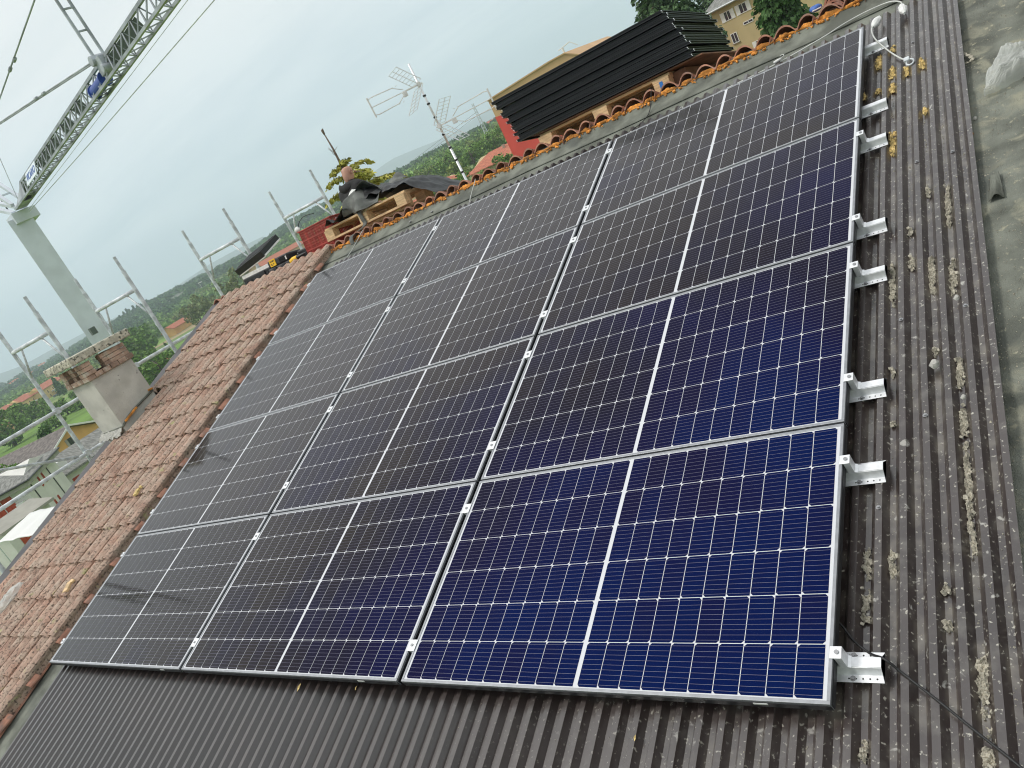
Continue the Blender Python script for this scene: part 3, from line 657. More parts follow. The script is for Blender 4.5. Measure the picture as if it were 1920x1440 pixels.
# ------------------------------------------------------------------ chimney
chx0, chx1, chy0, chy1 = -7.97, -7.50, 2.42, 2.93
ch = thing('chimney', 'grey rendered chimney with brick vents and spotted slab, at the tiled roof edge', 'chimney', ((chx0 + chx1) / 2, (chy0 + chy1) / 2, 0.6))
cx, cy, w2, d2 = 0, 0, (chx1 - chx0) / 2, (chy1 - chy0) / 2
b = MB(); b.box((0, 0, 0.31), (w2 * 2, d2 * 2, 1.02)); b.build('shaft', M['render_wall'], ch, bevel=0.006)
b = MB(); bw = 0.045
def brickrow(z, hgt, o, rot=0):
    n = 4
    for s in (-1, 1):
        for k in range(n):
            L_ = (2 * w2 + 2 * o) / n; b.box((-w2 - o + L_ * (k + .5), s * (d2 + o - bw), z), (L_ - 0.008, bw * 2, hgt), Matrix.Rotation(random.uniform(-.02, .02), 3, 'Z'))
            L_ = (2 * d2 + 2 * o - 4 * bw) / n; b.box((s * (w2 + o - bw), -d2 - o + 2 * bw + L_ * (k + .5), z), (bw * 2, L_ - 0.008, hgt), Matrix.Rotation(random.uniform(-.02, .02), 3, 'Z'))
brickrow(0.845, 0.05, 0.03)
b.build('brick_course', M['brick'], ch, bevel=0.004)
b = MB(); b.box((0, 0, 0.825), (2 * w2 + .03, 2 * d2 + .03, 0.02)); b.build('mortar_bed', M['mortar'], ch)
for (px_, py_, lx, ly) in ((-w2, -d2, .10, .10), (w2, -d2, .13, .12), (-w2, d2, .10, .10), (w2 - .01, d2 - .08, .12, .24), (0.02, -d2, .08, .09), (0, d2, .1, .09), (w2, -.03, .09, .07)):
    b = MB()
    for q in range(3): b.box((px_ - math.copysign(.03, px_) if px_ else 0, py_ - math.copysign(.03, py_), 0.893 + q * 0.047), (lx + random.uniform(-.01, .01), ly + random.uniform(-.01, .01), 0.043))
    b.build('vent_pier', M['brick'], ch, bevel=0.003)
b = MB(); b.box((0, 0, 0.83), (2 * w2 - .06, 2 * d2 - .06, 0.03)); b.build('flue_opening', M['soot'], ch)
b = MB()
b.grid(1, 1, lambda i, j: (0, 0, 0)); b = MB(); b.box((0.0, -0.0, 1.078), (2 * w2 + 0.16, 2 * d2 + 0.22, 0.085)); b.build('cap_slab', M['concrete_cap'], ch, bevel=0.012)
b = MB(); b.grid(22, 8, lambda i, j: (-w2 - .03 + (2 * w2 + .02) * i, -d2 - .075 + .08 * j, .175 + .028 * i * 0 + .075 * j ** .7 + .022 * noise.noise(Vector((i * 9, j * 3, 4))) + .01 * noise.noise(Vector((i * 30, j * 9, 4))))); b.build('mortar_skirt', M['stone'], ch, fixn=False, solid=.01)
b = MB(); b.tube(smooth_path([(w2 + 0.004, -d2 - 0.01, 0.245), (w2 + .012, -0.1, 0.325), (w2 + .008, d2, 0.41)]), 0.012, 6); b.tube([(-w2 - .01, -d2 - .008, .24), (w2 + .006, -d2 - .008, .25)], 0.009, 6); b.build('base_sealant', M['felt'], ch)
b = MB(); b.box((w2 + 0.03, -0.12, 0.315), (0.03, 0.20, 0.02), Matrix.Rotation(PITCH, 3, 'X')); b.build('sealing_foam', M['orange_foam'], ch, bevel=.004)
b = MB(); b.box((w2 + .03, .22, .43), (.05, .04, .02)); b.build('sealing_foam', M['orange_foam'], ch, bevel=.004)

# ------------------------------------------------------------------ scaffolding along the gable
XI, XO = -8.30, -9.36
FY = (2.74, 3.91, 5.70, 7.53, 0.95, -0.9)
fl = ['scaffold frame behind the rendered chimney', 'scaffold frame rising just right of the chimney', 'scaffold frame behind the black open tool case', 'scaffold frame between red crate and yellow fir', 'scaffold frame left of the chimney, partly out of view', 'scaffold frame beside the lower tiled verge']
for k, y in enumerate(FY):
    t = thing('scaffold', fl[k], 'scaffolding', (XI, y, 0), (0, 0, 0), 'scaffold frames along the gable')
    for nm, x, top in (('post', 0, 2.50), ('post', XO - XI, 2.53)):
        b = MB(); b.tube([(x, 0, -13.2), (x, 0, top - 0.20)], 0.0242, 20); b.tube([(x, 0, top - 0.20), (x, 0, top)], 0.019, 12); b.tube([(x, 0, top - .215), (x, 0, top - .195)], 0.027, 12)
        b.build('post', M['galv'], t)
    for z in (2.055, 0.05, -2, -4, -6, -8, -10):
        b = MB(); b.tube([(0.0, 0, z), (XO - XI, 0, z)], 0.0242, 12); b.build('crossbar', M['galv'], t, smooth=True)
    for x, s in ((0, -1), (XO - XI, 1)):
        b = MB(); b.tube([(x + s * 0.24, 0, 2.04), (x + s * 0.015, 0, 1.70)], 0.0135, 8); b.build('corner_brace', M['galv'], t, smooth=True)
        b = MB(); b.box((x + s * .035, 0, 1.97), (.02, .012, .07)); b.box((x + s * .03, 0, 1.58), (.03, .015, .035)); b.build('lock_pin', M['galv'], t)
for nm, x, z, lab in (('guard_rail', XO, 1.22, 'upper scaffold guard rail passing behind the chimney'), ('guard_rail', XO, 0.60, 'lower scaffold guard rail above the white house')):
    t = thing(nm, lab, 'rail', (x + .045, 3.2, z), group='long scaffold guard rails')
    b = MB(); b.tube([(0, -5.2, 0), (0, 5.0, 0)], 0.0242, 12); b.build('pipe', M['galv'], t, smooth=True)
    b = MB()
    for y in FY[:4]: b.box((-.01, y - 3.2, 0), (.075, .06, .07))
    b.build('coupler', M['galv'], t)['kind'] = 'stuff'
t = thing('diagonal_brace', 'thin diagonal scaffold brace crossing above the purple tree', 'brace', (XO + .05, 0, 0))
b = MB(); b.tube([(0, 2.62, 0.62), (0, 0.6, 1.52)], 0.018, 10); b.build('pipe', M['galv'], t, smooth=True)
t = thing('scaffold_platform', 'grey metal scaffold walkway below the tiled verge', 'walkway', (XI - .53, 2.8, -0.25))
b = MB()
for k in range(3): b.box((-0.32 + 0.32 * k, 0, 0), (0.30, 9.0, 0.05))
b.build('deck', M['galv'], t, bevel=.004)['kind'] = 'stuff'
b = MB(); b.box((-.49, 0, .10), (.025, 9.0, .15)); b.build('toe_board', M['galv'], t)

# ------------------------------------------------------------------ tower crane
cr_ = thing('tower_crane', 'grey lattice tower crane with blue winch drum towering over the rooftops', 'crane', (-37.55, 18.6, -14.2))
dj = Vector((20.3, -4.35, 0)).normalized(); nj = Vector((-dj.y, dj.x, 0)); zc = 14.2
JO = Vector((-36.8 + 37.55, 18.62 - 18.6, 0))
def J(s, off, z): return JO + dj * s + nj * off + Vector((0, 0, z + zc))
ang = math.atan2(dj.y, dj.x); RZ = Matrix.Rotation(ang, 3, 'Z')
b = MB(); b.box((0, 0, (8.0 + zc) / 2), (1.02, 0.9, 8.0 + zc), Matrix.Rotation(rad(61.5), 3, 'Z')); b.build('mast', M['crane'], cr_, bevel=0.03)
b = MB(); b.box(J(-.75, 0, 7.95), (1.25, 1.1, 0.5), RZ); b.box(J(-.75, -.56, 7.72), (.42, .03, .3), RZ); b.build('slewing_head', M['crane'], cr_, bevel=0.03)
b = MB(); HW = 0.245
A = lambda s: J(s, HW, 8.3); B_ = lambda s: J(s, -HW, 8.3); C_ = lambda s: J(s, 0, 8.93 if s > 1.9 else 8.36 + 0.57 * s / 1.9)
E_ = 33
b.bar(A(-.2), A(E_), .085); b.bar(B_(-.2), B_(E_), .085); b.bar(C_(0), C_(1.9), .085); b.bar(C_(1.9), C_(E_), .095)
s = 1.9; st = 0.8
while s < E_:
    if 18.2 < s < 19.0 and False: pass
    b.bar(B_(s), C_(s + st / 2), .036); b.bar(C_(s + st / 2), B_(s + st), .036)
    b.bar(A(s), C_(s + st / 2), .036); b.bar(C_(s + st / 2), A(s + st), .036)
    b.bar(A(s), B_(s + st / 2), .03); b.bar(B_(s + st / 2), A(s + st), .03)
    s += st
b.build('jib_truss', M['jib'], cr_)
b = MB()
for off in (HW, -HW): b.add([J(-.2, off, 8.27), J(2.3, off, 8.33), J(2.0, off * .1, 8.93), J(0.0, off * .4, 8.42)], [(0, 1, 2, 3)])
b.add([J(-.2, HW, 8.26), J(1.3, HW, 8.26), J(1.3, -HW, 8.26), J(-.2, -HW, 8.26)], [(0, 1, 2, 3)])
b.build('jib_root_plate', M['jib'], cr_, solid=0.03)
for a0, a1 in ((4.8, 8.6), (9.2, 10.4), (11.2, 12.2), (15.8, 18.6)):
    b = MB(); b.add([J(a0, .03, 8.86), J(a1, .03, 8.86), J(a1, .17, 8.5), J(a0, .17, 8.5)], [(0, 1, 2, 3)]); b.build('inner_plate', M['crane_dark'], cr_, solid=0.02)
b = MB(); b.tube([J(13.75, -.02, 8.53), J(14.95, -.02, 8.53)], 0.19, 20); b.tube([J(13.72, -.02, 8.53), J(13.78, -.02, 8.53)], 0.23, 20); b.tube([J(14.92, -.02, 8.53), J(14.98, -.02, 8.53)], 0.23, 20)
b.build('winch_drum', M['blue_paint'], cr_)
b = MB(); b.box(J(15.5, 0, 8.75), (.5, .42, .5), RZ); b.tube([J(15.3, -.3, 9.0), J(15.3, .3, 9.0)], .16, 16); b.tube([J(15.75, -.3, 8.6), J(15.75, .3, 8.6)], .12, 14); b.build('jib_node', M['jib'], cr_, bevel=.02)
b = MB()
for off in (-.17, .17): b.bar(J(15.4, off, 9.0), J(15.15, off, 12.0), .075)
for z in (9.9, 10.6, 11.4): b.bar(J(15.3, -.17, z), J(15.3, .17, z), .05)
b.build('king_post', M['jib'], cr_)
b = MB()
for off in (-.1, .1): b.tube([J(15.3, off, 9.02), J(-3.6, off, 12.2)], .026, 8)
for s_ in (9.2, 10.1, 14.9): b.tube([J(s_, -.14, 9.02 + (15.3 - s_) * .168), J(s_ + .22, -.14, 9.02 + (15.08 - s_) * .168)], .06, 8)
b.build('tie_rods', M['jib'], cr_)
b = MB(); b.tube([J(15.2, 0, 11.75), J(5, 0, 11.35), J(-3.6, 0, 12.4)], .028, 8)
for s_ in (8.2, 9.1): b.tube([J(s_, 0, 11.47), J(s_ + .25, 0, 11.48)], .065, 8)
b.build('upper_stay', M['jib'], cr_)
b = MB(); b.tube([J(0, 0, 8.45), J(1.15, 0, 10.0), J(2.7, 0, 12.0)], .012, 6); b.build('thin_stay', M['jib'], cr_)
b = MB()
for off in (-.28, .28): b.bar(J(-.1, off, 8.5), J(-3.8, off, 11.3), .16, .16); b.bar(J(-.6, off, 8.25), J(-5.2, off, 9.9), .20, .14)
for t_ in (.25, .5, .75): b.bar(J(-.1 - 3.7 * t_, -.28, 8.5 + 2.8 * t_), J(-.1 - 3.7 * t_, .28, 8.5 + 2.8 * t_), .07)
b.bar(J(-3.8, 0, 11.3), J(-3.6, 0, 12.5), .3)
b.build('head_frame', M['crane'], cr_)
b = MB(); b.tube([J(-5.4, .9, 9.9), J(-5.4, .9, -14.2)], .035, 8); b.build('back_stay', M['ink'], cr_)
b = MB(); b.tube([J(0.2, 0.1, 7.95), J(12, .1, 7.70), J(31, .1, 7.40)], .014, 6); b.build('hoist_rope', M['galv'], cr_)
b = MB(); b.tube([J(-.2, .25, 8.1), J(33, .25, 8.12)], .009, 6); b.build('trolley_rope', M['galv'], cr_)
b = MB(); b.box(J(4.35, -HW * .5 - .09, 8.65), (1.9, .02, .52), RZ @ Matrix.Rotation(rad(-22), 3, 'X')); sg = b.build('sign', M['sign_white'], cr_)
cu = bpy.data.curves.new('t', 'FONT'); cu.body = 'VICARIO'; cu.size = 0.40; cu.align_x = 'CENTER'; cu.align_y = 'CENTER'; cu.extrude = 0.004; cu.space_character = 1.05; cu.offset = 0.010
to = bpy.data.objects.new('tmp', cu); COL.objects.link(to); dg = bpy.context.evaluated_depsgraph_get(); me = bpy.data.meshes.new_from_object(to.evaluated_get(dg)); bpy.data.objects.remove(to)
me.materials.append(M['sign_blue']); lt = bpy.data.objects.new('lettering', me); COL.objects.link(lt); lt.parent = sg
lt.matrix_local = Matrix.Translation(J(4.35, -HW * .5 - .105, 8.65)) @ (RZ @ Matrix.Rotation(rad(-22), 3, 'X')).to_4x4() @ Matrix.Rotation(rad(90), 4, 'X')
b = MB(); b.box(J(.3, -.6, 2.0), (.3, .25, .35), RZ); b.build('junction_box', M['crane_dark'], cr_)

# ------------------------------------------------------------------ television antenna
an = thing('tv_antenna', 'silver rooftop mast carrying two television aerials facing opposite ways', 'antenna', (-6.06, 8.0, 0.30))
b = MB(); b.tube([(0, 0, 0), (0, 0, 1.55)], 0.019, 10); b.tube([(0, 0, 1.55), (0, 0, 2.78)], 0.016, 10)
b.build('mast', M['alu_bright'], an, smooth=True)
for z in (1.14, 1.33, 1.52, 1.72, 1.98, 2.18, 2.30):
    b = MB(); b.tube([(0, 0, z), (0, 0, z + .025)], .024, 10); b.build('collar', M['ink'], an)
def aerial(z, az, Lb, parent):
    h = bpy.data.objects.new('aerial', None); h.empty_display_size = .1; COL.objects.link(h); h.parent = parent; h.location = (0, 0, z); h.rotation_euler = (0, 0, az)
    # local +x points at the transmitter
    b = MB(); b.bar((-.05, 0, 0), (.26, 0, 0), .022); b.box((0, 0, 0), (.05, .05, .06)); b.box((.24, 0, -.035), (.06, .05, .07)); b.build('boom', M['white_plastic'], h, bevel=.004)
    b = MB()
    for zz in (-.085, 0, .085):
        x0 = .24; b.tube([(x0, 0, zz * .35), (x0 + .14, 0, zz * 1.3), (Lb - .06, 0, zz * 1.45), (Lb, 0, zz * 1.25)], .006, 6)
        k = 0; x = x0 + .07
        while x < Lb - .03:
            b.tube([(x, -.055, zz * 1.35), (x, .055, zz * 1.35)], .0035, 5); x += .062
    b.build('directors', M['white_plastic'], h)
    b = MB(); b.bar((Lb, 0, -.14), (Lb, 0, .14), .018, .03); b.build('end_bar', M['white_plastic'], h)
    for s in (-1, 1):
        b = MB(); base = Vector((.02, 0, s * .03)); tip = Vector((.26, 0, s * .30)); W_ = .28
        for y in (-W_, 0, W_): b.bar(base + Vector((0, y, 0)), tip + Vector((0, y, 0)), .010)
        for q in range(8):
            p = base.lerp(tip, q / 7); b.tube([p + Vector((0, -W_, 0)), p + Vector((0, W_, 0))], .0035, 5)
        b.build('reflector', M['alu_bright'], h)
aerial(2.48, math.atan2(-0.80, -0.62) , .76, an)
aerial(1.86, math.atan2(0.30, 0.95), .86, an)

# ------------------------------------------------------------------ pallets and what they carry
def pallet(name, label, loc, rot, L_=1.2, D_=0.8):
    t = thing(name, label, 'pallet', loc, rot, 'pallets on the ridge'); H = .144
    b = MB()
    for k in range(5): b.box((L_ / 2, D_ * (k + .5) / 5 * .98 + .008, H - .011), (L_, .125 if k % 2 == 0 else .095, .022))
    for x in (.0725, L_ / 2, L_ - .0725): b.box((x, D_ / 2, H - .033), (.145, D_, .021))
    b.build('top_boards', M['wood'], t, bevel=.002)
    for x in (.0725, L_ / 2, L_ - .0725):
        for y in (.05, D_ / 2, D_ - .05):
            b = MB(); b.box((x, y, .061), (.14 if x != L_ / 2 else .14, .10 if y != D_ / 2 else .14, .078)); b.build('block', M['wood'], t, bevel=.002)
    b = MB()
    for y, w in ((.05, .10), (D_ / 2, .145), (D_ - .05, .10)): b.box((L_ / 2, y, .011), (L_, w, .022))
    b.build('bottom_boards', M['wood'], t, bevel=.002)
    return t
TILT = rad(-9.3)
p1 = pallet('wooden_pallet', 'wooden pallet with blue mark under the stacked black panels', (-2.86, 4.80, 1.425), (TILT, 0, rad(-0.5)), 1.32, 1.0)
b = MB(); b.box((1.245, -0.0015, .062), (.03, .002, .07)); b.build('blue_mark', mat('blue_marker', (0.02, 0.16, 0.5), 0.7), p1)
p2 = pallet('wooden_pallet', 'wooden pallet under the crumpled roofing sheets beside the red crate', (-5.92, 4.84, 1.525), (TILT, 0, rad(0.0)), 1.32, 0.8)
t = thing('packing_board', 'brown board lying on the pallet under the stacked black panels', 'board', (-2.86, 4.80, 1.425), (TILT, 0, 0))
b = MB(); b.box((0.80, .53, .152), (1.66, 1.06, .012)); b.box((1.36, .55, .07), (.14, .9, .12)); b.build('sheet', M['wood_dark'], t, bevel=.002)
# black framed panels: each one a thing
stack_lab = ['lowest', 'second lowest'] + ['%s from the bottom' % x for x in ('third', 'fourth', 'fifth', 'sixth', 'seventh')] + ['%s from the top' % x for x in ('seventh', 'sixth', 'fifth', 'fourth', 'third')] + ['second highest', 'topmost']
TM = Matrix.Translation((-2.86, 4.80, 1.425)) @ Matrix.Rotation(TILT, 4, 'X')
sp0 = None
for k in range(14):
    off = [.0, .006, -.004, .004, -.01, -.028, -.02, -.024, -.05, -.058, -.062, -.085, -.10, -.118][k]; oy = [0, .022, .006, -.012, .014, .024, -.008, .018, -.010, .008, .026, -.006, .014, 0][k]; off += [0, .012, -.010, .014, -.004, .012, -.012, .008, .0, -.012, .010, .0, .010, 0][k]
    P0 = TM @ Vector((-0.20 + off, -0.03 + oy, .161 + k * 0.0305))
    if sp0 is None:
        sp0 = t = thing('framed_panel', 'x', 'panel', P0, (TILT, 0, 0)); x1, y1, h = 1.755, 1.04, .0262
        b = MB()
        # frame with an outer groove: lip, web, foot
        for z, w, hh in ((h - .004, .014, .006), (.0035, .020, .005)):
            b.box((x1 / 2, w / 2, z), (x1, w, hh)); b.box((x1 / 2, y1 - w / 2, z), (x1, w, hh)); b.box((w / 2, y1 / 2, z), (w, y1 - 2 * w, hh)); b.box((x1 - w / 2, y1 / 2, z), (w, y1 - 2 * w, hh))
        for y in (.011, y1 - .011): b.box((x1 / 2, y, h / 2), (x1 - .004, .0025, h - .006))
        for x in (.011, x1 - .011): b.box((x, y1 / 2, h / 2), (.0025, y1 - .012, h - .006))
        b.build('frame', M['black_frame'], t)
        b = MB(); b.box((x1 / 2, y1 / 2, h - .006), (x1 - .012, y1 - .012, .005)); b.build('laminate', M['black_frame'], t)
        for cx_, cy_ in ((-.0015, .006), (x1 + .0015, .006), (x1 + .0015, y1 - .006)):
            b = MB(); b.box((cx_, cy_ - .004, h * .66), (.006, .009, .006)); b.box((cx_, cy_ + .006, h * .30), (.005, .008, .006)); b.build('corner_clip', M['alu_bright'], t)
    else:
        t = copy_tree(sp0); t.location = P0
    t.rotation_euler = (TILT, 0, rad([0, .3, -.2, .4, 0, -.3, .2, .5, -.1, .2, -.3, .1, .3, 0][k]))
    t['label'] = 'black framed panel in the stack on the pallet, %s' % stack_lab[k]; t['group'] = 'black framed panels stacked on the pallet'

# crumpled roofing sheets on the second pallet
TP = Matrix.Translation((-5.92, 4.84, 1.525)) @ Matrix.Rotation(TILT, 4, 'X')
def drape(name, label, cat, material, nx, ny, fn, solid=0.005, group=None):
    b = MB(); b.grid(nx, ny, lambda i, j: TP @ Vector(fn(i, j))); o = b.build(name, material, smooth=True, fixn=False, solid=solid)
    md = o.modifiers.new('sub', 'SUBSURF'); md.levels = 1; md.render_levels = 1
    return tag(o, label, cat, group)
def nz_(x, y, s=0): return noise.noise(Vector((x, y, s)))
def f1(i, j):      # the grey mineral sheet, folded over and hanging at the front
    x = .44 + .50 * i + .05 * math.sin(j * 3); prof_ = [(.0, .15), (-.03, .20), (.02, .30), (.16, .345), (.34, .335), (.55, .30), (.74, .23)]
    q = j * 6; a = int(min(5, q)); f_ = q - a; y = prof_[a][0] * (1 - f_) + prof_[a + 1][0] * f_; z = prof_[a][1] * (1 - f_) + prof_[a + 1][1] * f_
    z *= 1 + .22 * math.sin(i * 6.2 + .5) * (1 if j < .6 else .4) - (.30 * i * (1 - j * .4)); z = max(z, .15 + .01 * j) + .02 * nz_(i * 4, j * 4, 1)
    return (x - .06 * (1 - j) * (1 - i) , y + .05 * math.sin(i * 9), z)
drape('roofing_sheet', 'grey mineral roofing sheet folded over the front of the left pallet', 'roofing sheet', M['felt_grey'], 24, 24, f1)
def f2(i, j):      # black foil spread to the right end
    x = .60 + 1.08 * i; y = .06 + .70 * j; z = .165 + (.20 * (1 - i) ** .9 + .01) * math.sin(math.pi * min(1, j * .95 + .10)) ** .6 + .035 * nz_(i * 7, j * 5, 4) * (1.2 - i) + .02 * nz_(i * 17, j * 13, 2)
    return (x, y, max(.152, z) - .55 * max(0, x - 1.33))
drape('plastic_foil', 'black plastic foil crumpled over the right end of the pallet', 'foil', M['black_plastic'], 46, 30, f2, .003)
def f3(i, j):
    x = .50 + .5 * i; y = .12 + .5 * j; z = .25 + .13 * math.sin(math.pi * (.15 + .8 * i)) + .06 * math.sin(j * 5 + i * 4) + .03 * nz_(i * 5, j * 5, 7)
    return (x, y, z)
drape('roofing_sheet', 'grey roofing sheet arched over black foil, middle of the left pallet', 'roofing sheet', M['felt_grey'], 20, 14, f3)
def f4(i, j):      # crumpled pieces at the left end
    x = .06 + .42 * i; y = .0 + .45 * j; z = .165 + .06 * i + .035 * nz_(i * 6, j * 6, 9) + .025 * math.sin(i * 9 + j * 3)
    return (x, y - .04 * (1 - j), max(.155, z))
drape('roofing_sheet', 'dark crumpled roofing scraps at the left end of the pallet', 'roofing sheet', M['black_plastic'], 26, 22, f4)
b = MB()
def f5(i, j):
    a = j * 2 * math.pi; r = 1 + .16 * nz_(math.cos(a) * 2, i * 4 + math.sin(a) * 2, 3)
    zz = i; rr = math.sin(math.pi * (0.06 + 0.90 * i)) ** .5
    return TP @ Vector((.36 + .14 * math.cos(a) * rr * r + .06 * i, .30 + .10 * math.sin(a) * rr * r, .17 + .26 * zz + .02 * nz_(a, i * 5)))
b.grid(14, 18, f5); tag(b.build('plastic_sack', M['white_plastic'], smooth=False), 'crumpled pale grey plastic sack behind the folded roofing sheet', 'sack')
M['white_plastic'].node_tree.nodes['Principled BSDF'].inputs['Roughness'].default_value = .55
b = MB()
pth = smooth_path([TP @ Vector((.66, .10, .19)), TP @ Vector((.64, -.006, .165)), TP @ Vector((.655, -.016, .07)), TP @ Vector((.665, -.03, -.01)), rp(-5.27, 4.80, -.045), rp(-5.26, 4.72, -.100)], 5)
vv = []; 
for k, p in enumerate(pth): vv += [p + Vector((-.028, 0, .003 * math.sin(k))), p + Vector((.028, 0, 0))]
b.add(vv, [(2 * k, 2 * k + 1, 2 * k + 3, 2 * k + 2) for k in range(len(pth) - 1)])
tag(b.build('strap', M['felt_grey'], fixn=False, solid=.004, smooth=True), 'dark grey strap hanging from the left pallet onto the ridge felt', 'strap')

# red plastic crate
ct = thing('plastic_crate', 'red slatted plastic crate standing on the ridge left of the pallet', 'crate', (-6.42, 4.93, 1.415), (TILT * .9, 0, rad(-4)))
CW, CD, CHh = .62, .42, .355
b = MB()
for z in (.012, .115, .235, CHh - .012):
    for y in (0, CD): b.box((CW / 2, y, z), (CW, .012, .026 if z in (.012, CHh - .012) else .014))
    for x in (0, CW): b.box((x, CD / 2, z), (.012, CD, .026 if z in (.012, CHh - .012) else .014))
n_ = 30
for k in range(n_ + 1):
    x = CW * k / n_; w = .016 if k % 5 == 0 else .008
    for y in (0.002, CD - .002): b.box((x, y, CHh / 2), (w, .008, CHh - .03))
for k in range(20):
    y = CD * k / 19
    for x in (0.002, CW - .002): b.box((x, y, CHh / 2), (.008, .010, CHh - .03))
b.build('slatted_walls', M['red_plastic'], ct)
b = MB(); b.box((CW / 2, CD / 2, .008), (CW, CD, .012)); b.build('floor', M['red_plastic'], ct)
b = MB(); b.box((CW / 2, -.004, CHh), (CW + .03, .028, .012)); b.box((CW / 2, CD + .004, CHh), (CW + .03, .028, .012)); b.box((-.004, CD / 2, CHh), (.028, CD + .03, .012)); b.box((CW + .004, CD / 2, CHh), (.028, CD + .03, .012)); b.build('rim', M['red_plastic'], ct, bevel=.003)
b = MB(); b.box((CW / 2, CD / 2, .14), (CW - .03, CD - .03, .02)); b.build('tools_inside', M['black_plastic'], ct)
t = thing('wire_coil', 'small clear bag of screws hanging on the red crate rim', 'bag', (-6.44, 5.0, 1.80))
b = MB()
b.grid(10, 8, lambda i, j: (.045 * math.cos(i * 6.283) * math.sin(j * 3.1416), .03 * math.sin(i * 6.283) * math.sin(j * 3.1416), .032 * math.cos(j * 3.1416) + .006 * math.sin(i * 19))); b.build('bag', M['white_plastic'], t, smooth=True)
b = MB(); b.tube(smooth_path([(.03, 0, .02), (.10, 0, .07), (.2, .02, .10), (.33, .05, .08)]), .004, 6); b.build('cable', M['black_cable'], t, smooth=True)

# black tool case, half open
tc_ = thing('tool_case', 'large black tool case with pale rim, half open on the tiled ridge', 'tool case', (-7.86, 5.02, 1.475), (TILT * .6, 0, rad(2)))
b = MB(); b.box((.29, .20, .035), (.58, .42, .11)); b.build('base', M['black_plastic'], tc_, bevel=.02)
b = MB(); b.box((.29, .20, .105), (.57, .41, .05)); b.build('rim', M['white_plastic'], tc_, bevel=.005)
b = MB()
for k in range(6): b.tube([(.06 + .09 * k, -.012, .02), (.06 + .09 * k, -.022, .02)], .022, 12)
b.box((.42, -.015, .03), (.1, .02, .09)); b.build('ribs', M['black_plastic'], tc_, bevel=.003)
lid = bpy.data.objects.new('lid', None); lid.empty_display_size = .1; COL.objects.link(lid); lid.parent = tc_; lid.location = (0, 0.0, .14); lid.rotation_euler = (rad(20), rad(-7), 0)
b = MB(); b.box((.31, .18, .055), (.62, .40, .09)); 
for k in range(9): b.box((.04 + .067 * k, .18, .103), (.03, .34, .008))
b.build('lid_shell', M['black_plastic'], lid, bevel=.018)
b = MB(); b.box((.625, .18, .02), (.014, .39, .022)); b.box((.31, -.015, .008), (.62, .012, .016)); b.build('lid_gasket', M['white_plastic'], lid, bevel=.003)
tc2 = thing('tool_case', 'smaller dark grey tool case with square yellow label on the ridge', 'tool case', (-7.16, 4.90, 1.46), (TILT, 0, rad(-2)))
b = MB(); b.box((.22, .12, .03), (.46, .26, .10)); b.box((.22, .12, .125), (.42, .24, .09)); b.build('shell', M['black_plastic'], tc2, bevel=.02)
b = MB()
for k in range(7): b.box((.27 + .02 * k, -.004, .12), (.009, .012, .07))
b.box((.14, -.012, .045), (.06, .02, .05)); b.box((.33, -.012, .045), (.06, .02, .05)); b.build('latches', M['black_plastic'], tc2, bevel=.003)
b = MB(); b.box((.125, -.003, .13), (.12, .006, .085)); lb = b.build('yellow_label', M['yellow_label'], tc2)
b = MB()
for k, (x, z, w, h) in enumerate(((.09, .15, .018, .02), (.115, .15, .012, .02), (.14, .15, .02, .02), (.165, .15, .008, .02), (.10, .12, .03, .007), (.145, .12, .025, .007), (.11, .105, .045, .007))): b.box((x, -.0065, z), (w, .002, h))
b.build('print', M['ink'], lb)
b = MB(); b.box((.40, -.004, .12), (.03, .006, .045)); b.build('white_label', M['white_plastic'], tc2)
dr = thing('power_drill', 'yellow and black cordless drill lying right of the yellow-labelled case', 'drill', (-6.66, 4.86, 1.475), (0, 0, rad(8)))
b = MB(); b.tube([(0, 0, .03), (.05, 0, .04), (.12, 0, .045)], [.032, .036, .03], 14); b.build('motor_housing', M['yellow_label'], dr, bevel=.004)
b = MB(); b.tube([(.12, 0, .045), (.15, 0, .047), (.19, 0, .05), (.28, 0, .055)], [.026, .022, .018, .006], 12); b.tube([(.03, 0, .03), (.02, .10, .03)], [.02, .018], 10); b.build('chuck_and_grip', M['black_plastic'], dr)
b = MB(); b.box((.02, .12, .03), (.08, .05, .06)); b.build('battery', M['ink'], dr, bevel=.006)
dr2 = thing('tool_case', 'flat black tool case behind the cordless drill by the red crate', 'tool case', (-6.86, 5.06, 1.46), (TILT, 0, 0))
b = MB(); b.box((.18, .1, .06), (.36, .22, .12)); b.build('shell', M['black_plastic'], dr2, bevel=.015)
b = MB(); b.box((.10, -.012, .09), (.10, .004, .02)); b.box((.13, -.012, .06), (.06, .004, .012)); b.build('white_label', M['white_plastic'], dr2)

# ------------------------------------------------------------------ the roofer
per = thing('person', 'kneeling roofer in a black hoodie seen from behind, bending over the pallet', 'person', (-6.72, 6.28, 0.98), (0, 0, rad(-14)))
def skin(name, pts, edges, radii, material, parent, sub=2, root=0):
    me = bpy.data.meshes.new(name); me.from_pydata([Vector(p) for p in pts], edges, []); o = bpy.data.objects.new(name, me); COL.objects.link(o)
    md = o.modifiers.new('skin', 'SKIN'); md.use_smooth_shade = True
    for i, r in enumerate(radii):
        rr = r if isinstance(r, tuple) else (r, r); me.skin_vertices[0].data[i].radius = rr
    me.skin_vertices[0].data[root].use_root = True
    s = o.modifiers.new('sub', 'SUBSURF'); s.levels = sub; s.render_levels = sub
    me.materials.append(material); o.parent = parent
    return o
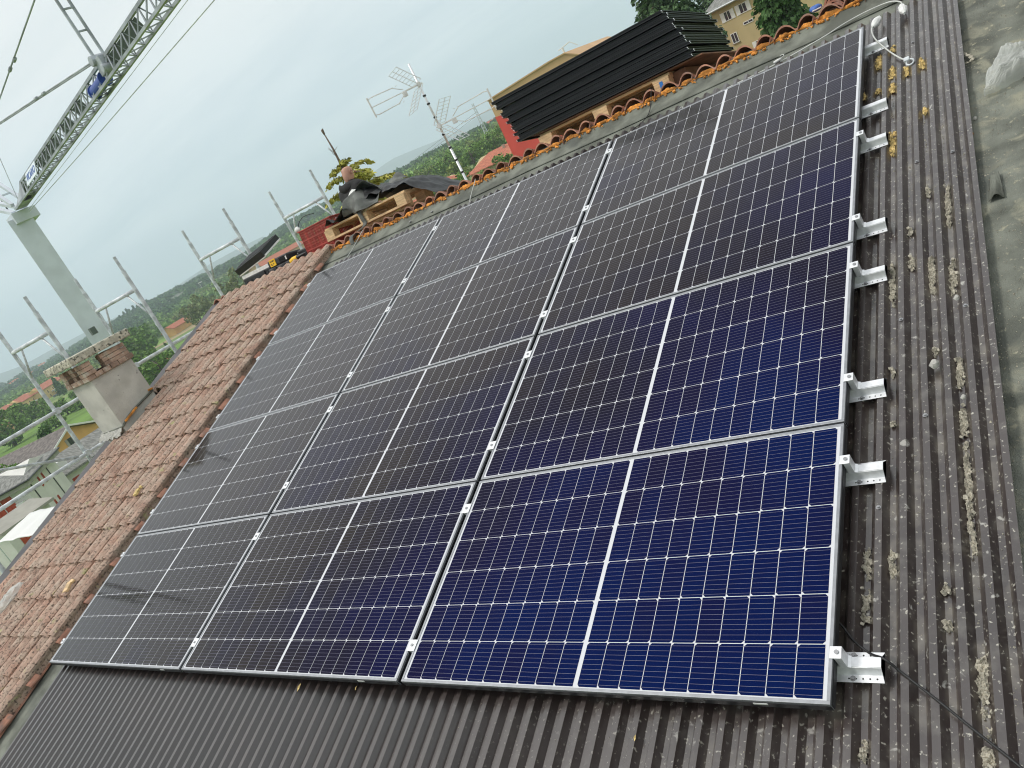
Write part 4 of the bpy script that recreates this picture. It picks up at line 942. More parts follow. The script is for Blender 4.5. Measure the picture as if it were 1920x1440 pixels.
# body: pelvis, spine leaning forward (+y), kneeling legs, arms reaching forward-right
pts = [(0, -.02, .42), (0, .03, .60), (0, .09, .80), (.0, .14, .97), (.0, .19, 1.05),
       (-.19, .14, .95), (-.27, .26, .74), (-.16, .46, .66),
       (.20, .16, .96), (.34, .28, .80), (.30, .52, .74),
       (-.12, .00, .40), (-.15, .30, .10), (-.15, -.10, .07), (-.15, -.16, .05),
       (.12, .00, .40), (.15, .32, .12), (.16, -.08, .07), (.16, -.14, .05)]
ed = [(0, 1), (1, 2), (2, 3), (3, 4), (3, 5), (5, 6), (6, 7), (3, 8), (8, 9), (9, 10), (0, 11), (11, 12), (12, 13), (13, 14), (0, 15), (15, 16), (16, 17), (17, 18)]
rd = [(.17, .13), (.16, .12), (.185, .13), (.15, .11), .065, .085, .062, .045, .085, .062, .045, .10, .075, .055, .05, .10, .075, .055, .05]
skin('body', pts, ed, rd, M['hoodie'], per)
hd = skin('head', [(0, .17, 1.02), (-.01, .21, 1.12), (-.015, .235, 1.20), (-.015, .235, 1.255)], [(0, 1), (1, 2), (2, 3)], [.055, (.078, .088), (.080, .095), (.055, .065)], M['skin'], per)
for s in (-1, 1):
    b = MB(); b.grid(8, 6, lambda i, j: (-.012 + s * (.083 + .008 * math.sin(j * 3.14)), .225 + .018 * math.cos(i * 6.283) * math.sin(j * 3.14), 1.165 + .032 * math.sin(i * 6.283) * math.sin(j * 3.14))); b.build('ear', M['skin'], per, smooth=True, solid=.006)
b = MB(); b.tube([(0, .32, 1.16), (0, .338, 1.15), (0, .325, 1.135)], [.008, .014, .009], 8); b.build('nose', M['skin'], per, smooth=True)
b = MB()
def hood(i, j):
    a = math.pi * (1.15 + 1.7 * i) ; r = .105 + .035 * math.sin(math.pi * j)
    return (r * 1.15 * math.cos(a), .155 + r * .95 * math.sin(a) - .02 * j, .96 + .11 * j - .03 * math.sin(math.pi * i))
b.grid(18, 8, hood); b.build('hood', M['hoodie'], per, smooth=True, solid=.022)
for sx, wp in ((-1, (-.16, .46, .66)), (1, (.30, .52, .74))):
    for q in range(4):
        bx = wp[0] + (q - 1.5) * .020; L_ = (.075, .085, .08, .062)[q]
        skin('finger', [(bx, wp[1] + .075, wp[2] - .008), (bx, wp[1] + .075 + L_ * .5, wp[2] - .012), (bx, wp[1] + .075 + L_ * .85, wp[2] - .035)], [(0, 1), (1, 2)], [.0095, .009, .0075], M['skin'], per, 1)
    skin('hand', [(wp[0], wp[1], wp[2]), (wp[0], wp[1] + .045, wp[2] - .004), (wp[0], wp[1] + .085, wp[2] - .008)], [(0, 1), (1, 2)], [(.026, .022), (.040, .018), (.040, .015)], M['skin'], per, 1)
    skin('thumb', [(wp[0] - sx * .03, wp[1] + .03, wp[2] - .005), (wp[0] - sx * .058, wp[1] + .055, wp[2] - .012), (wp[0] - sx * .066, wp[1] + .085, wp[2] - .022)], [(0, 1), (1, 2)], [.012, .010, .008], M['skin'], per, 1)
    b = MB(); xx = sx * .16; b.box((xx, -.20, .035), (.09, .20, .07)); b.build('shoe', M['ink'], per, bevel=.02)

# ------------------------------------------------------------------ loose tiles at the top right
for k in range(5):
    t = thing('loose_tile', ['lowest', 'second lowest', 'middle', 'second highest', 'topmost'][k] + ' loose clay tile of the pile on the ridge, top right', 'roof tile', (-.34 + .01 * (k % 2) + .004 * k, 4.70 + .012 * k, 1.415 + .021 * k), (rad(3), rad(2 - k), rad(-6 + 5 * (k % 3))), 'pile of loose clay tiles')
    pr = tile_profile(.30); b = MB(); b.grid(len(pr) - 1, 2, lambda i, j: (pr[round(i * (len(pr) - 1))][0] * .95, .40 * j, pr[round(i * (len(pr) - 1))][1])); b.build('tile_body', M['tile_fresh'], t, solid=.013)
t = thing('blue_sack', 'small blue and white sack behind the pile of loose tiles', 'sack', (-.392, 4.90, 1.485), (0, 0, .3)); t.scale = (.30, .4, .32)
b = MB(); b.grid(14, 8, lambda i, j: (.15 * math.cos(i * 6.283) * math.sin(j * 3.1415) ** .6, .10 * math.sin(i * 6.283) * math.sin(j * 3.1415) ** .6, .065 - .065 * math.cos(j * 3.1416) + .01 * math.sin(i * 17))); b.build('sack_body', mat('blue_sack', (.05, .13, .42), .5), t, smooth=True)
b = MB(); b.box((0, -.09, .04), (.22, .03, .03)); b.build('white_band', M['white_plastic'], t, bevel=.01)

# ------------------------------------------------------------------ cables, bag, scraps on the roof
def cable(name, label, pts, r, m_, cat='cable', h=None):
    P = smooth_path([rp(*p) for p in pts], 6); o_ = P[0].copy(); t = thing(name, label, cat, o_)
    b = MB(); b.tube([p - o_ for p in P], r, 8); b.build('sheath', m_, t, smooth=True); return t, o_
t, o_ = cable('white_cable', 'pale cable looping along the ridge felt to a white-wrapped end', [(-1.70, 4.30, -.05), (-1.63, 4.36, -.10), (-1.35, 4.40, -.105), (-1.0, 4.42, -.105), (-.62, 4.44, -.10), (-.31, 4.544, -.11), (-.167, 4.591, -.105), (-.027, 4.62, -.105), (.109, 4.608, -.105), (.175, 4.534, -.10), (.195, 4.45, -.085), (.205, 4.36, -.07)], .0045, M['grey_cable'])
def wrap(par, o_, p, q, r):
    b = MB(); p = rp(*p) - o_; q = rp(*q) - o_; ps = [p.lerp(q, k / 5) for k in range(6)]; b.tube(ps, [r * .4, r * .95, r * 1.1, r, r * .8, r * .3], 10)
    b.v = [tuple(Vector(v) + Vector((1, 1, 1)) * .006 * noise.noise(Vector(v) * 60)) for v in b.v]; b.build('wrapped_end', M['white_plastic'], par, smooth=False)
wrap(t, o_, (.195, 4.40, -.07), (.212, 4.27, -.07), .021)
t, o_ = cable('white_cable', 'short pale cable lying on the ribs from a wrapped end to a grey ring', [(.048, 4.26, -.05), (.033, 4.19, -.045), (.055, 4.05, -.045), (.12, 3.89, -.07), (.18, 3.755, -.075), (.215, 3.70, -.08)], .0045, M['grey_cable'])
wrap(t, o_, (.040, 4.23, -.05), (.075, 4.34, -.055), .024)
b = MB(); c0 = rp(.232, 3.675, -.085) - o_; b.tube([c0 + RM.to_3x3() @ Vector((.019 * math.cos(a), .024 * math.sin(a), .004 * math.sin(a))) for a in np.linspace(0, 6.283, 18)], .0055, 8); b.build('ring', M['galv'], t, smooth=True)
b = MB(); b.box(rp(.216, 3.705, -.078) - o_, (.03, .04, .016), RM.to_3x3()); b.build('ring_holder', M['galv'], t, bevel=.004)
cable('white_cable', 'thin pale wire crossing the ridge felt above the middle panel column', [(-3.50, 4.80, -.06), (-3.51, 4.60, -.11), (-3.44, 4.40, -.10), (-3.40, 4.28, -.04)], .0035, M['grey_cable'])
cable('white_cable', 'thin pale wire from the ridge down to the left panel column', [(-5.12, 4.84, -.05), (-5.22, 4.62, -.11), (-5.22, 4.42, -.10), (-5.18, 4.27, -.04)], .0035, M['grey_cable'])
cable('dark_wire', 'dark wire curving over the ridge between the two pallets', [(-1.62, 4.83, -.02), (-1.64, 4.70, -.10), (-1.655, 4.55, -.11), (-1.70, 4.33, -.06)], .003, M['black_cable'])
for k, (u, v) in enumerate(((-1.36, 4.335), (-.62, 4.44), (-3.42, 4.30), (-5.19, 4.28), (-3.63, 4.33), (-.37, 4.23))):
    t = roof_thing('cable_plug', 'small white cable plug at the top edge of the panels, %s from the right' % ['third', 'second', 'fourth', 'last', 'fifth', 'first'][k], 'plug', u, v, -.085, 'white cable plugs along the top edge')
    b = MB(); b.tube([(0, 0, 0), (.03, .008, 0), (.055, .012, .002)], [.009, .011, .006], 8); b.build('plug_body', M['white_plastic'], t, smooth=True)
    b = MB(); b.tube([(.055 + .016 * math.cos(a), .012 + .022 * math.sin(a) + .02, .006) for a in np.linspace(-2.2, 2.5, 12)], .003, 6); b.build('plug_loop', M['grey_cable'], t, smooth=True)
cable('black_cable', 'black cable running from under the bottom right panel across the metal ribs', [(-.06, .33, -.075), (-.006, .283, -.08), (.03, .236, -.083), (.077, .197, -.086), (.127, .165, -.055), (.17, .135, -.083), (.264, .057, -.086), (.325, .003, -.086), (.383, -.047, -.086), (.437, -.094, -.088), (.52, -.17, -.11), (.62, -.25, -.12)], .0038, M['black_cable'])
# clear plastic bag
bg_ = roof_thing('plastic_bag', 'crumpled clear plastic bag lying on the felt at the upper right', 'bag', .55, 3.10, -.125)
b = MB()
OUT = [(0, 0), (.03, .18), (.11, .32), (.19, .33), (.30, .31), (.34, .20), (.26, .09), (.10, .015)]
def bagf(i, j):
    a = i * len(OUT); k = int(a) % len(OUT); f_ = a - int(a); p = Vector(OUT[k]).lerp(Vector(OUT[(k + 1) % len(OUT)]), f_); c = Vector((.18, .19))
    r = math.sin(j * math.pi / 2); q = c.lerp(p, r); h = .10 * math.cos(j * math.pi / 2) ** .7 * (.8 + .5 * nz_(q.x * 9, q.y * 9, 2)) + .018 * nz_(q.x * 26, q.y * 26, 5) + .012 * abs(nz_(q.x * 50, q.y * 14, 3))
    return (q.x, q.y, max(0.002, h))
b.grid(56, 16, bagf); b.build('bag_film', M['bag'], bg_, smooth=False, fixn=False)
# torn felt flap and ribbon
t = roof_thing('torn_felt', 'dark curled scrap of torn felt on the right-hand roofing felt', 'felt scrap', .50, 2.25, -.12)
b = MB(); b.grid(14, 12, lambda i, j: (.015 + .06 * i * (1 - .5 * j) + .02 * j, .19 * j, .003 + .030 * (1 - j) * math.sin(math.pi * i) ** 2 + .010 * max(0, nz_(i * 5, j * 5, 3)))); b.build('scrap', M['felt'], t, smooth=True, solid=.003)
t = roof_thing('foam_ribbon', 'pale ribbon of dried foam curling on the felt near the bag', 'foam ribbon', .46, 3.47, -.12)
b = MB(); pth = smooth_path([(0, .29, .005), (.005, .18, .008), (.03, .10, .01), (.055, .05, .012), (.06, .0, .012), (.025, -.005, .012)]); vv = []
for k, p in enumerate(pth): w = .008 + .005 * math.sin(k * 1.7); vv += [p + Vector((-w, 0, 0)), p + Vector((w, .004, .004 * math.sin(k * 2)))]
b.add(vv, [(2 * k, 2 * k + 1, 2 * k + 3, 2 * k + 2) for k in range(len(pth) - 1)]); b.build('ribbon', M['mortar'], t, solid=.004)
# clumps
def clump(name, label, cat, u, v, L_, w, m_, group, n=6, h=.014, seed=0):
    q = round((u - 0.0828 - 0.0495) / P_); uu = 0.0828 + 0.0495 + q * P_ if abs(u) < .46 and u < .43 else u
    base = TOP - DEP if u < .43 else BASE
    t = roof_thing(name, label, cat, uu, v, base, group); rng = random.Random(seed * 31 + int(u * 1000)); b = MB()
    cs_ = .0034; nx = max(6, int(w * 1.7 / cs_)); ny = max(6, int(L_ * 1.15 / cs_)); H = {}
    for jj in range(ny + 1):
        for ii in range(nx + 1):
            x = (ii / nx - .5) * w * 1.7; y = (jj / ny - .5) * L_ * 1.15
            e_ = 1 - (abs(x) / (w * .62)) ** 2.2 - (abs(y) / (L_ * .56)) ** 3
            n1 = nz_(x * 55 + seed, y * 42, seed * 1.7); n2 = nz_(x * 170, y * 170 + seed, 3)
            H[ii, jj] = (x, y, e_ * .75 - .12 + 1.15 * n1 + .45 * n2, n2)
    idx = {}; vs_ = []; fs_ = []
    for jj in range(ny):
        for ii in range(nx):
            q4 = [(ii, jj), (ii + 1, jj), (ii + 1, jj + 1), (ii, jj + 1)]
            if sum(H[c][2] > 0 for c in q4) < 3: continue
            f4 = []
            for c in q4:
                if c not in idx: idx[c] = len(vs_); x, y, hh, n2 = H[c]; vs_.append((x, y, h * (min(1, max(0, hh) * 1.5) ** .7) * (.8 + .9 * n2) + (.0006 if hh > 0 else -.002)))
                f4.append(idx[c])
            fs_.append(tuple(f4))
    if not fs_: vs_ = [(-w / 3, -w / 2, 0), (w / 3, -w / 2, 0), (w / 3, w / 2, h / 2), (-w / 3, w / 2, 0)]; fs_ = [(0, 1, 2, 3)]
    b.add(vs_, fs_); o_ = b.build('lump', m_, t, smooth=False)
    for k in range(rng.randint(2, 4)):
        c = MB(); s = rng.uniform(.004, .009); c.box((rng.uniform(-w, w) * .6, rng.uniform(-L_, L_) * .6, h * .7), (s * 1.6, s * 2, s), Matrix.Rotation(rng.uniform(0, 3), 3, Vector((rng.random(), rng.random(), 1)).normalized())); c.build('crumb', m_, t, bevel=.001)
    return t
foams = [(.07, 3.874, .16, .034), (.149, 3.698, .13, .03), (.23, 3.64, .10, .028), (.306, 3.66, .12, .03), (.304, 3.156, .07, .028), (.145, 3.515, .10, .026), (.069, 3.547, .05, .03), (.147, 2.96, .20, .03), (-.01, 3.561, .09, .02), (.161, 3.964, .06, .022)]
fl_ = ['upper', 'second', 'under the grey ring', 'right-hand upper', 'right-hand lower', 'square', 'small', 'long lowest', 'at the panel edge,', 'topmost']
for k, (u, v, l, w) in enumerate(foams): clump('foam_scrap', 'yellow foam scrap in a rib valley right of the panels, %s one' % fl_[k].rstrip(','), 'foam scrap', u, v, l, w, M['foam'], 'yellow foam scraps in the valleys', seed=k)
morts = [(.138, 1.87, .26, .024), (.216, 1.976, .09, .026), (.293, 1.87, .22, .026), (.376, 1.815, .20, .03), (.366, 1.288, .14, .022), (.372, 1.06, .12, .024), (.369, .818, .26, .02), (.054, .52, .12, .028), (.057, .37, .11, .026), (.133, .52, .10, .026), (.373, .621, .18, .022), (.364, .14, .13, .034), (.370, .02, .08, .034), (.291, .421, .04, .02), (.282, .30, .03, .02), (.361, -.10, .10, .034), (.368, 2.3, .30, .022), (.30, 2.45, .08, .02), (.22, 2.2, .06, .018), (.145, 1.35, .05, .018), (.30, 1.42, .05, .02), (.16, 1.10, .03, .02), (-.34, -.22, .05, .016), (-.05, -.20, .07, .018), (.07, -.08, .06, .02)]
ML = ['level with the fourth bracket', 'level with the fourth bracket', 'near the fourth bracket', 'below the fourth bracket', 'below the third bracket', 'above the second bracket', 'at the second bracket', 'between the lowest two brackets', 'nearer the lowest bracket', 'between the lowest two brackets', 'below the second bracket', 'at the lowest bracket', 'just below the lowest bracket', 'midway to the second bracket', 'above the lowest bracket', 'at the photo bottom', 'above the fifth bracket', 'between fifth and sixth brackets', 'below the fifth bracket', 'above the third bracket', 'above the third bracket', 'above the second bracket', 'below the bottom panel', 'at the bottom panel corner', 'by the black cable']
for k, (u, v, l, w) in enumerate(morts):
    t = clump('mortar_lump', 'dried mortar lump', 'mortar', u, v, l, w, M['mortar'], 'dried mortar lumps in the valleys', seed=40 + k)
    t['label'] = 'dried mortar %s in the %s, %s' % ('streak' if l > .15 else 'lump' if l > .06 else 'crumb', ['rib right under the panels', 'valley beside the brackets', 'second valley from brackets', 'third valley from brackets', 'outermost valley'][min(4, max(0, int((u + .07) / .09)))], ML[k])
for u, v, s, lab in ((.285, 1.332, .021, 'grey angular stone lying on a rib below the fourth bracket'), (.371, 1.150, .011, 'small pale stone in the outermost valley'), (.373, 1.666, .013, 'small brownish stone at the foot of a mortar streak'), (.50, 2.95, .012, 'small grey stone on the felt beside the metal edge'), (.478, 2.83, .010, 'orange foam crumb on the felt by the metal edge')):
    t = roof_thing('stone', lab, 'stone', u, v, TOP + s * .3 if u < .4 else BASE + s * .5); b = MB()
    b.grid(7, 5, lambda i, j: (s * (.85 + .5 * nz_(i % 1 * 7, j * 5, u)) * math.cos(i * 6.283) * math.sin(j * 3.1416), s * (1.1 + .4 * nz_(j * 5, i * 3, v)) * math.sin(i * 6.283) * math.sin(j * 3.1416), s * .7 * math.cos(j * 3.1416)))
    b.build('stone_body', M['orange_foam'] if 'orange' in lab else M['stone'], t)
# fine grit in the valleys and on the felt
b = MB(); rng = random.Random(3)
for k in range(4200):
    if k < 2700:
        q = rng.randint(-26, 4); q = max(q, rng.randint(-26, 4)); u = .0828 + .0495 + q * P_ + rng.gauss(0, .006); h = TOP - DEP; v = rng.uniform(-.9, 4.35) if rng.random() < .7 else rng.uniform(2.3, 4.3)
        if -5.37 < u < .006 and v > 0: continue
        if rng.random() < .10: u = .0828 + .011 + q * P_ + rng.gauss(0, .006); h = TOP
    else:
        u = .475 + abs(rng.gauss(0, .16)); v = rng.uniform(.2, 4.4); h = felt_h(u, v) + .001
    s = rng.uniform(.0012, .0032) * (1.7 if rng.random() < .12 else 1)
    a = rng.uniform(0, 3.14); ca, sa = math.cos(a) * s, math.sin(a) * s
    b.add([(u + ca, v + sa, h), (u - sa, v + ca, h), (u - ca, v - sa, h), (u + sa, v - ca, h), (u + rng.uniform(-.4, .4) * s, v + rng.uniform(-.4, .4) * s, h + s * 1.1)], [(0, 1, 4), (1, 2, 4), (2, 3, 4), (3, 0, 4)])
o_ = b.build('grit', M['mortar']); o_.rotation_euler = (PITCH, 0, 0); tag(o_, 'fine pale grit scattered over the metal valleys and felt', 'grit', kind='stuff')
# bits of cardboard, leaves, a bag on the tiles
for u, v, r_, s, lab, m_ in ((-6.02, .62, .4, .055, 'folded piece of pale cardboard lying on the lower tiles', 'wood'), (-5.50, .40, 1.2, .05, 'piece of cardboard wedged between lower tiles and left panel', 'wood'), (-5.51, 1.40, .9, .045, 'wooden block wedged between middle tiles and left panel', 'wood'), (-6.0, 1.54, .3, .04, 'dull yellow foam blob on the tiles above the wooden block', 'foam')):
    t = roof_thing('scrap_piece', lab, 'scrap', u, v, -.02 if u < -5.7 else -.09); b = MB(); b.box((0, 0, .015), (s * 1.1, s * 1.9, .022), Matrix.Rotation(r_, 3, 'Z')); b.box((.02, .05, .02), (s * .5, s, .02), Matrix.Rotation(r_ + 1, 3, 'Z')); b.build('piece', M[m_], t, bevel=.005)
t = roof_thing('plastic_bag', 'small crumpled clear bag lying on the tiles at the left edge', 'bag', -7.15, .56, -.02)
b = MB(); b.grid(24, 8, lambda i, j: (.11 * math.cos(i * 6.283) * math.sin(j * 1.57), .16 * math.sin(i * 6.283) * math.sin(j * 1.57), .05 * math.cos(j * 1.57) + .02 * nz_(i * 9, j * 5, 2))); b.build('bag_film', M['bag'], t, fixn=False)
for u, v, lab in ((-2.571, -.02, 'pale fallen leaf below the middle panel column'), (-2.153, -.005, 'tiny dry leaf at the corner of the middle column'), (-.661, -.11, 'tiny dry leaf below the right panel column')):
    t = roof_thing('leaf', lab, 'leaf', u, v, TOP + .004); b = MB(); s = .022 if '571' in str(u) else .011
    b.add([(0, -s, 0), (s * .45, -.2 * s, .004), (0, s, .001), (-s * .45, .1 * s, .003)], [(0, 1, 2, 3)]); b.build('leaf_blade', M['foam'], t, solid=.0008)
# grey sheet-metal flue casing at the far right
t = roof_thing('metal_casing', 'grey sheet-metal casing standing on the felt at the upper right corner', 'casing', .90, 3.75, BASE)
b = MB(); b.box((.14, .25, .30), (.28, .75, .62)); b.build('sides', M['dark_metal'], t, bevel=.01)
b = MB(); b.box((.14, .25, .62), (.34, .81, .02)); b.build('cover', M['dark_metal'], t, bevel=.004)

# ================================================================== HOUSES AND GROUNDS BEYOND
def building(name, label, PL, PR, depth, z0, ze, ridge, wall, roof, over=0.5, rtype='x', wins=(), cat='house', group=None, chim=None, hipped=0.0, extra=None):
    """front wall runs PL -> PR and faces the viewer's side; local x along it, y away from it"""
    PL = Vector(PL); PR = Vector(PR); a = math.atan2(PR.y - PL.y, PR.x - PL.x); Wd = (Vector((PR.x, PR.y)) - Vector((PL.x, PL.y))).length
    t = thing(name, label, cat, (PL.x, PL.y, z0), (0, 0, a), group); H = ze - z0
    b = MB()
    if rtype == 'x': b.prism([(0, 0), (depth, 0), (depth, H), (depth / 2, H + ridge), (0, H)], 0, 0, Wd)
    elif rtype == 'y': b.prism([(0, 0), (Wd, 0), (Wd, H), (Wd / 2, H + ridge), (0, H)], 1, 0, depth)
    else: b.box((Wd / 2, depth / 2, H / 2), (Wd, depth, H))
    b.build('wall', M[wall], t)
    b = MB(); th = 0.22; o = over
    if rtype == 'x':
        s = ridge / (depth / 2); hp = hipped
        zt = H + ridge + .05; ze_ = H - o * s + .05
        for dz in (0, th):
            pass
        top = [(-o, -o, ze_), (Wd + o, -o, ze_), (Wd + o, depth + o, ze_), (-o, depth + o, ze_), (hp - (o if not hp else 0), depth / 2, zt), (Wd - hp + (o if not hp else 0), depth / 2, zt)]
        vv = top + [(x, y, z + th) for x, y, z in top]
        F = [(0, 1, 5, 4), (2, 3, 4, 5), (1, 2, 5), (3, 0, 4)] if hp else [(0, 1, 5, 4), (2, 3, 4, 5)]
        fs = F + [tuple(i + 6 for i in f) for f in F] + [(0, 1, 7, 6), (1, 2, 8, 7), (2, 3, 9, 8), (3, 0, 6, 9)] + ([] if hp else [(1, 5, 11, 7), (5, 2, 8, 11), (3, 4, 10, 9), (4, 0, 6, 10)])
        if not hp: fs = F + [tuple(i + 6 for i in f) for f in F] + [(0, 1, 7, 6), (2, 3, 9, 8), (1, 5, 11, 7), (5, 2, 8, 11), (3, 4, 10, 9), (4, 0, 6, 10)]
        b.add(vv, fs)
    elif rtype == 'y':
        s = ridge / (Wd / 2); ze_ = H - o * s + .05; zt = H + ridge + .05
        pr = [(-o, ze_), (Wd / 2, zt), (Wd + o, ze_), (Wd + o, ze_ + th), (Wd / 2, zt + th), (-o, ze_ + th)]
        b.prism(pr, 1, -o, depth + o)
    else: b.box((Wd / 2, depth / 2, H + th / 2 + .002), (Wd + 2 * o, depth + 2 * o, th))
    r_ = b.build('roof', M[roof], t)
    for w in wins:
        x, z, ww, hh, style = w[:5]; side = w[5] if len(w) > 5 else 'F'
        f = MB(); pn = MB(); sh = MB()
        def bx(mb, cx, cy, cz, dx, dy, dz):
            if side == 'F': mb.box((x + cx, -cy, z + cz), (dx, dy, dz))
            else: mb.box((Wd + cy, x + cx, z + cz), (dy, dx, dz))
        fr = .07
        for (c_, d_) in (((0, hh / 2), (ww, fr)), ((0, -hh / 2), (ww, fr)), ((-ww / 2, 0), (fr, hh)), ((ww / 2, 0), (fr, hh)), ((0, 0), (fr * .8, hh))): bx(f, c_[0], .03, c_[1], d_[0], .08, d_[1])
        wo = f.build('window', M['red_door' if 'red' in style else 'frame_white' if 'dark' not in style else 'gutter'], t)
        bx(pn, 0, .012, 0, ww - .04, .02, hh - .04); pn.build('pane', M['red_door' if style == 'redsolid' else 'glass'], wo)
        if 'shut' in style:
            for s_ in (-1, 1): bx(sh, s_ * (ww / 2 + .27), .04, 0, .46, .05, hh + .1)
            sh.build('shutters', M['frame_white' if 'wshut' in style else 'soffit' if 'gshut' in style else 'roof_brown'], t)
        elif 'sill' in style:
            bx(sh, 0, .07, -hh / 2 - .05, ww + .2, .16, .06); sh.build('sill', M['soffit'], wo)
    if chim:
        for (x, y) in chim:
            c = MB(); c.box((x, y, H + ridge * .6 + .6), (.55, .55, 1.7)); c.build('chimney', M['brick'], r_)
    return t, Wd, H
# the yellow house at the upper right
t, Wd, H = building('apartment_house', 'tall ochre house with white windows behind the stack of black panels', pol(-16.45, 106), pol(-10.2, 100), 12, -12, 1.95, 1.6, 'wall_cream', 'roof_grey', over=.8, rtype='x',
    wins=[(1.95, 12.75 - .02, .85, 1.0, 'wshut'), (4.05, 12.75, .95, 1.0, 'wshut'), (4.1, 11.1, 1.25, .28, 'plain'), (1.85, 10.1, .8, 1.1, 'sill'), (8.2, 12.7, .9, 1.0, 'wshut'), (8.2, 9.9, .9, 1.1, 'wshut'), (4.6, 8.2, .9, 1.1, 'wshut'), (1.9, 7.2, .8, 1.1, 'sill')])
b = MB(); b.tube([(-.8, -.85, H + .0), (Wd + .8, -.85, H + .0)], .09, 8); b.build('gutter', M['galv'], t)
# tan and red building behind the panel stack
PL, PR = pol(-31.9, 94), pol(-22.0, 89)
t = thing('industrial_building', 'low-pitched tan building with bright red lower wall behind the black panels', 'building', (PL.x, PL.y, -12), (0, 0, math.atan2(PR.y - PL.y, PR.x - PL.x)))
Wd = (PR - PL).length; zt = 12
b = MB(); b.prism([(0, 0), (Wd, 0), (Wd, 13.2), (Wd * .62, 17.05), (Wd * .50, 17.05), (0, 16.55)], 1, 0, 20); b.build('wall', M['wall_tan'], t)
b = MB(); b.prism([(-.04, 0), (Wd + .04, 0), (Wd + .04, 12.6), (-.04, 14.65)], 1, -.05, 19.5); b.build('red_cladding', M['wall_red'], t)
b = MB(); b.prism([(-.1, 16.56), (Wd * .50, 17.06), (Wd * .62, 17.06), (Wd + .1, 13.2), (Wd + .1, 13.35), (Wd * .62, 17.2), (Wd * .50, 17.2), (-.1, 16.7)], 1, -.15, 20.1); b.build('roof_edge', M['wall_tan'], t)
b = MB(); b.tube([(Wd * .60, 1, 17.1), (Wd * .60, 1, 17.8)], .12, 8); b.tube([(Wd * .57, 1, 17.7), (Wd * .66, 1, 17.95), (Wd * .70, 1, 17.3)], .05, 6); b.build('roof_vent', M['frame_white'], t)
# hillside houses with red roofs
building('hill_house', 'red-roofed house among trees left of the antenna mast foot', pol(-38.2, 205), pol(-35.4, 215), 11, -13, -5.6, 1.5, 'wall_cream', 'roof_red', .8, 'x', wins=[(3, 4.6, 1, 1.3, 'gshut'), (7, 4.6, 1, 1.3, 'gshut')], chim=[(4, 4)], hipped=2.5)
building('hill_house', 'long red-roofed house on the slope beside the red wall', pol(-35.2, 200), pol(-31.3, 190), 13, -13, -5.6, 2.3, 'wall_cream', 'roof_red', .9, 'x', wins=[(4, 4.6, 1, 1.3, 'gshut'), (9, 4.6, 1, 1.3, 'gshut')], chim=[(9, 5)], hipped=3)
# orange gabled house left of the chimney
t, Wd, H = building('gabled_house', 'orange house with a wide gable and grey shutters left of the rendered chimney', pol(-68.54, 124), pol(-65.42, 131), 13, -15, -9.35, 1.75, 'wall_orange', 'roof_brown', over=.55, rtype='y', wins=[(4.0, 5.35, .75, 1.35, 'darkgshut')])
b = MB(); b.prism([(-.65, H - .16), (Wd / 2, H + 1.78), (Wd + .65, H - .16), (Wd + .65, H + .1), (Wd / 2, H + 2.06), (-.65, H + .1)], 1, -.64, -.56); b.build('bargeboard', M['frame_white'], t)
b = MB(); b.box((Wd * .52, -.5, H - 2.2), (Wd * .3, 1.0, .14)); b.build('balcony', M['frame_white'], t)
# grey-roofed house in front of it
t, Wd, H = building('grey_roof_house', 'low house with a broad grey tiled roof in front of the orange gable', pol(-69.35, 101), pol(-64.3, 106), 9, -15, -10.05, 1.55, 'wall_white', 'roof_grey', .8, 'x', wins=[(2.3, 3.4, .9, 1.2, 'redsolid'), (6.0, 3.4, .9, 1.2, 'redsolid')])
b = MB(); b.box((2.4, 1.8, H + .95), (1.3, 1.5, .9)); b.build('dormer', M['frame_white'], t)
# white house lower left
K = Vector((-83.0, 27.6, 0)); e1 = Vector((-.61, -.79, 0)).normalized(); PLw = K + e1 * 12
t, Wd, H = building('white_house', 'white house with red shutters, red door and balcony at the lower left edge', PLw, K, 12, -15, -7.1, 1.1, 'wall_white', 'roof_grey', over=.9, rtype='x', hipped=4.5,
   wins=[(10.0, 6.25, .9, 2.1, 'redsolid'), (8.9, 6.25, .9, 2.1, 'redsolid'), (5, 6.0, 1, 1.4, 'redsolid'), (4.4, 6.75, .35, 1.35, 'redsolid', 'R'), (6.0, 6.75, .35, 1.35, 'redsolid', 'R'), (4.4, 3.6, .35, 1.35, 'redsolid', 'R'), (6.0, 3.6, .35, 1.35, 'redsolid', 'R')])
b = MB(); b.box((Wd / 2, 6, H - .30), (Wd + 1.5, 13.5, .42)); b.build('soffit', M['soffit'], t)
b = MB(); b.tube([(Wd + .9, -.9, H + .0), (Wd + .9, 12.9, H + .0)], .09, 8); b.tube([(-.9, -.95, H + .0), (Wd + .9, -.95, H)], .09, 8); b.build('gutter', M['gutter'], t)
for (x, y) in ((Wd + .06, 1.6), (Wd + .06, 8.2)):
    b = MB(); b.tube([(x, y, 0), (x, y, H - .5)], .05, 8); b.build('downpipe', M['gutter'], t)
b = MB(); b.box((8.6, -.7, 4.9), (6.4, 1.4, .32)); b.build('balcony_slab', M['soffit'], t)
b = MB()
for k in range(40): b.box((5.5 + k * .158, -1.35, 5.5), (.02, .02, .9))
b.box((8.6, -1.35, 5.98), (6.4, .05, .05)); b.build('railing', M['frame_white'], t)
b = MB()
for k in range(18): b.box((5.6 + k * .36, -1.42, 4.55), (.18, .04, .26))
b.build('fringe', M['frame_white'], t)['kind'] = 'stuff'
b = MB(); b.box((11.0, -.5, 5.75), (.7, .5, 1.2)); b.build('air_conditioner', M['frame_white'], t)
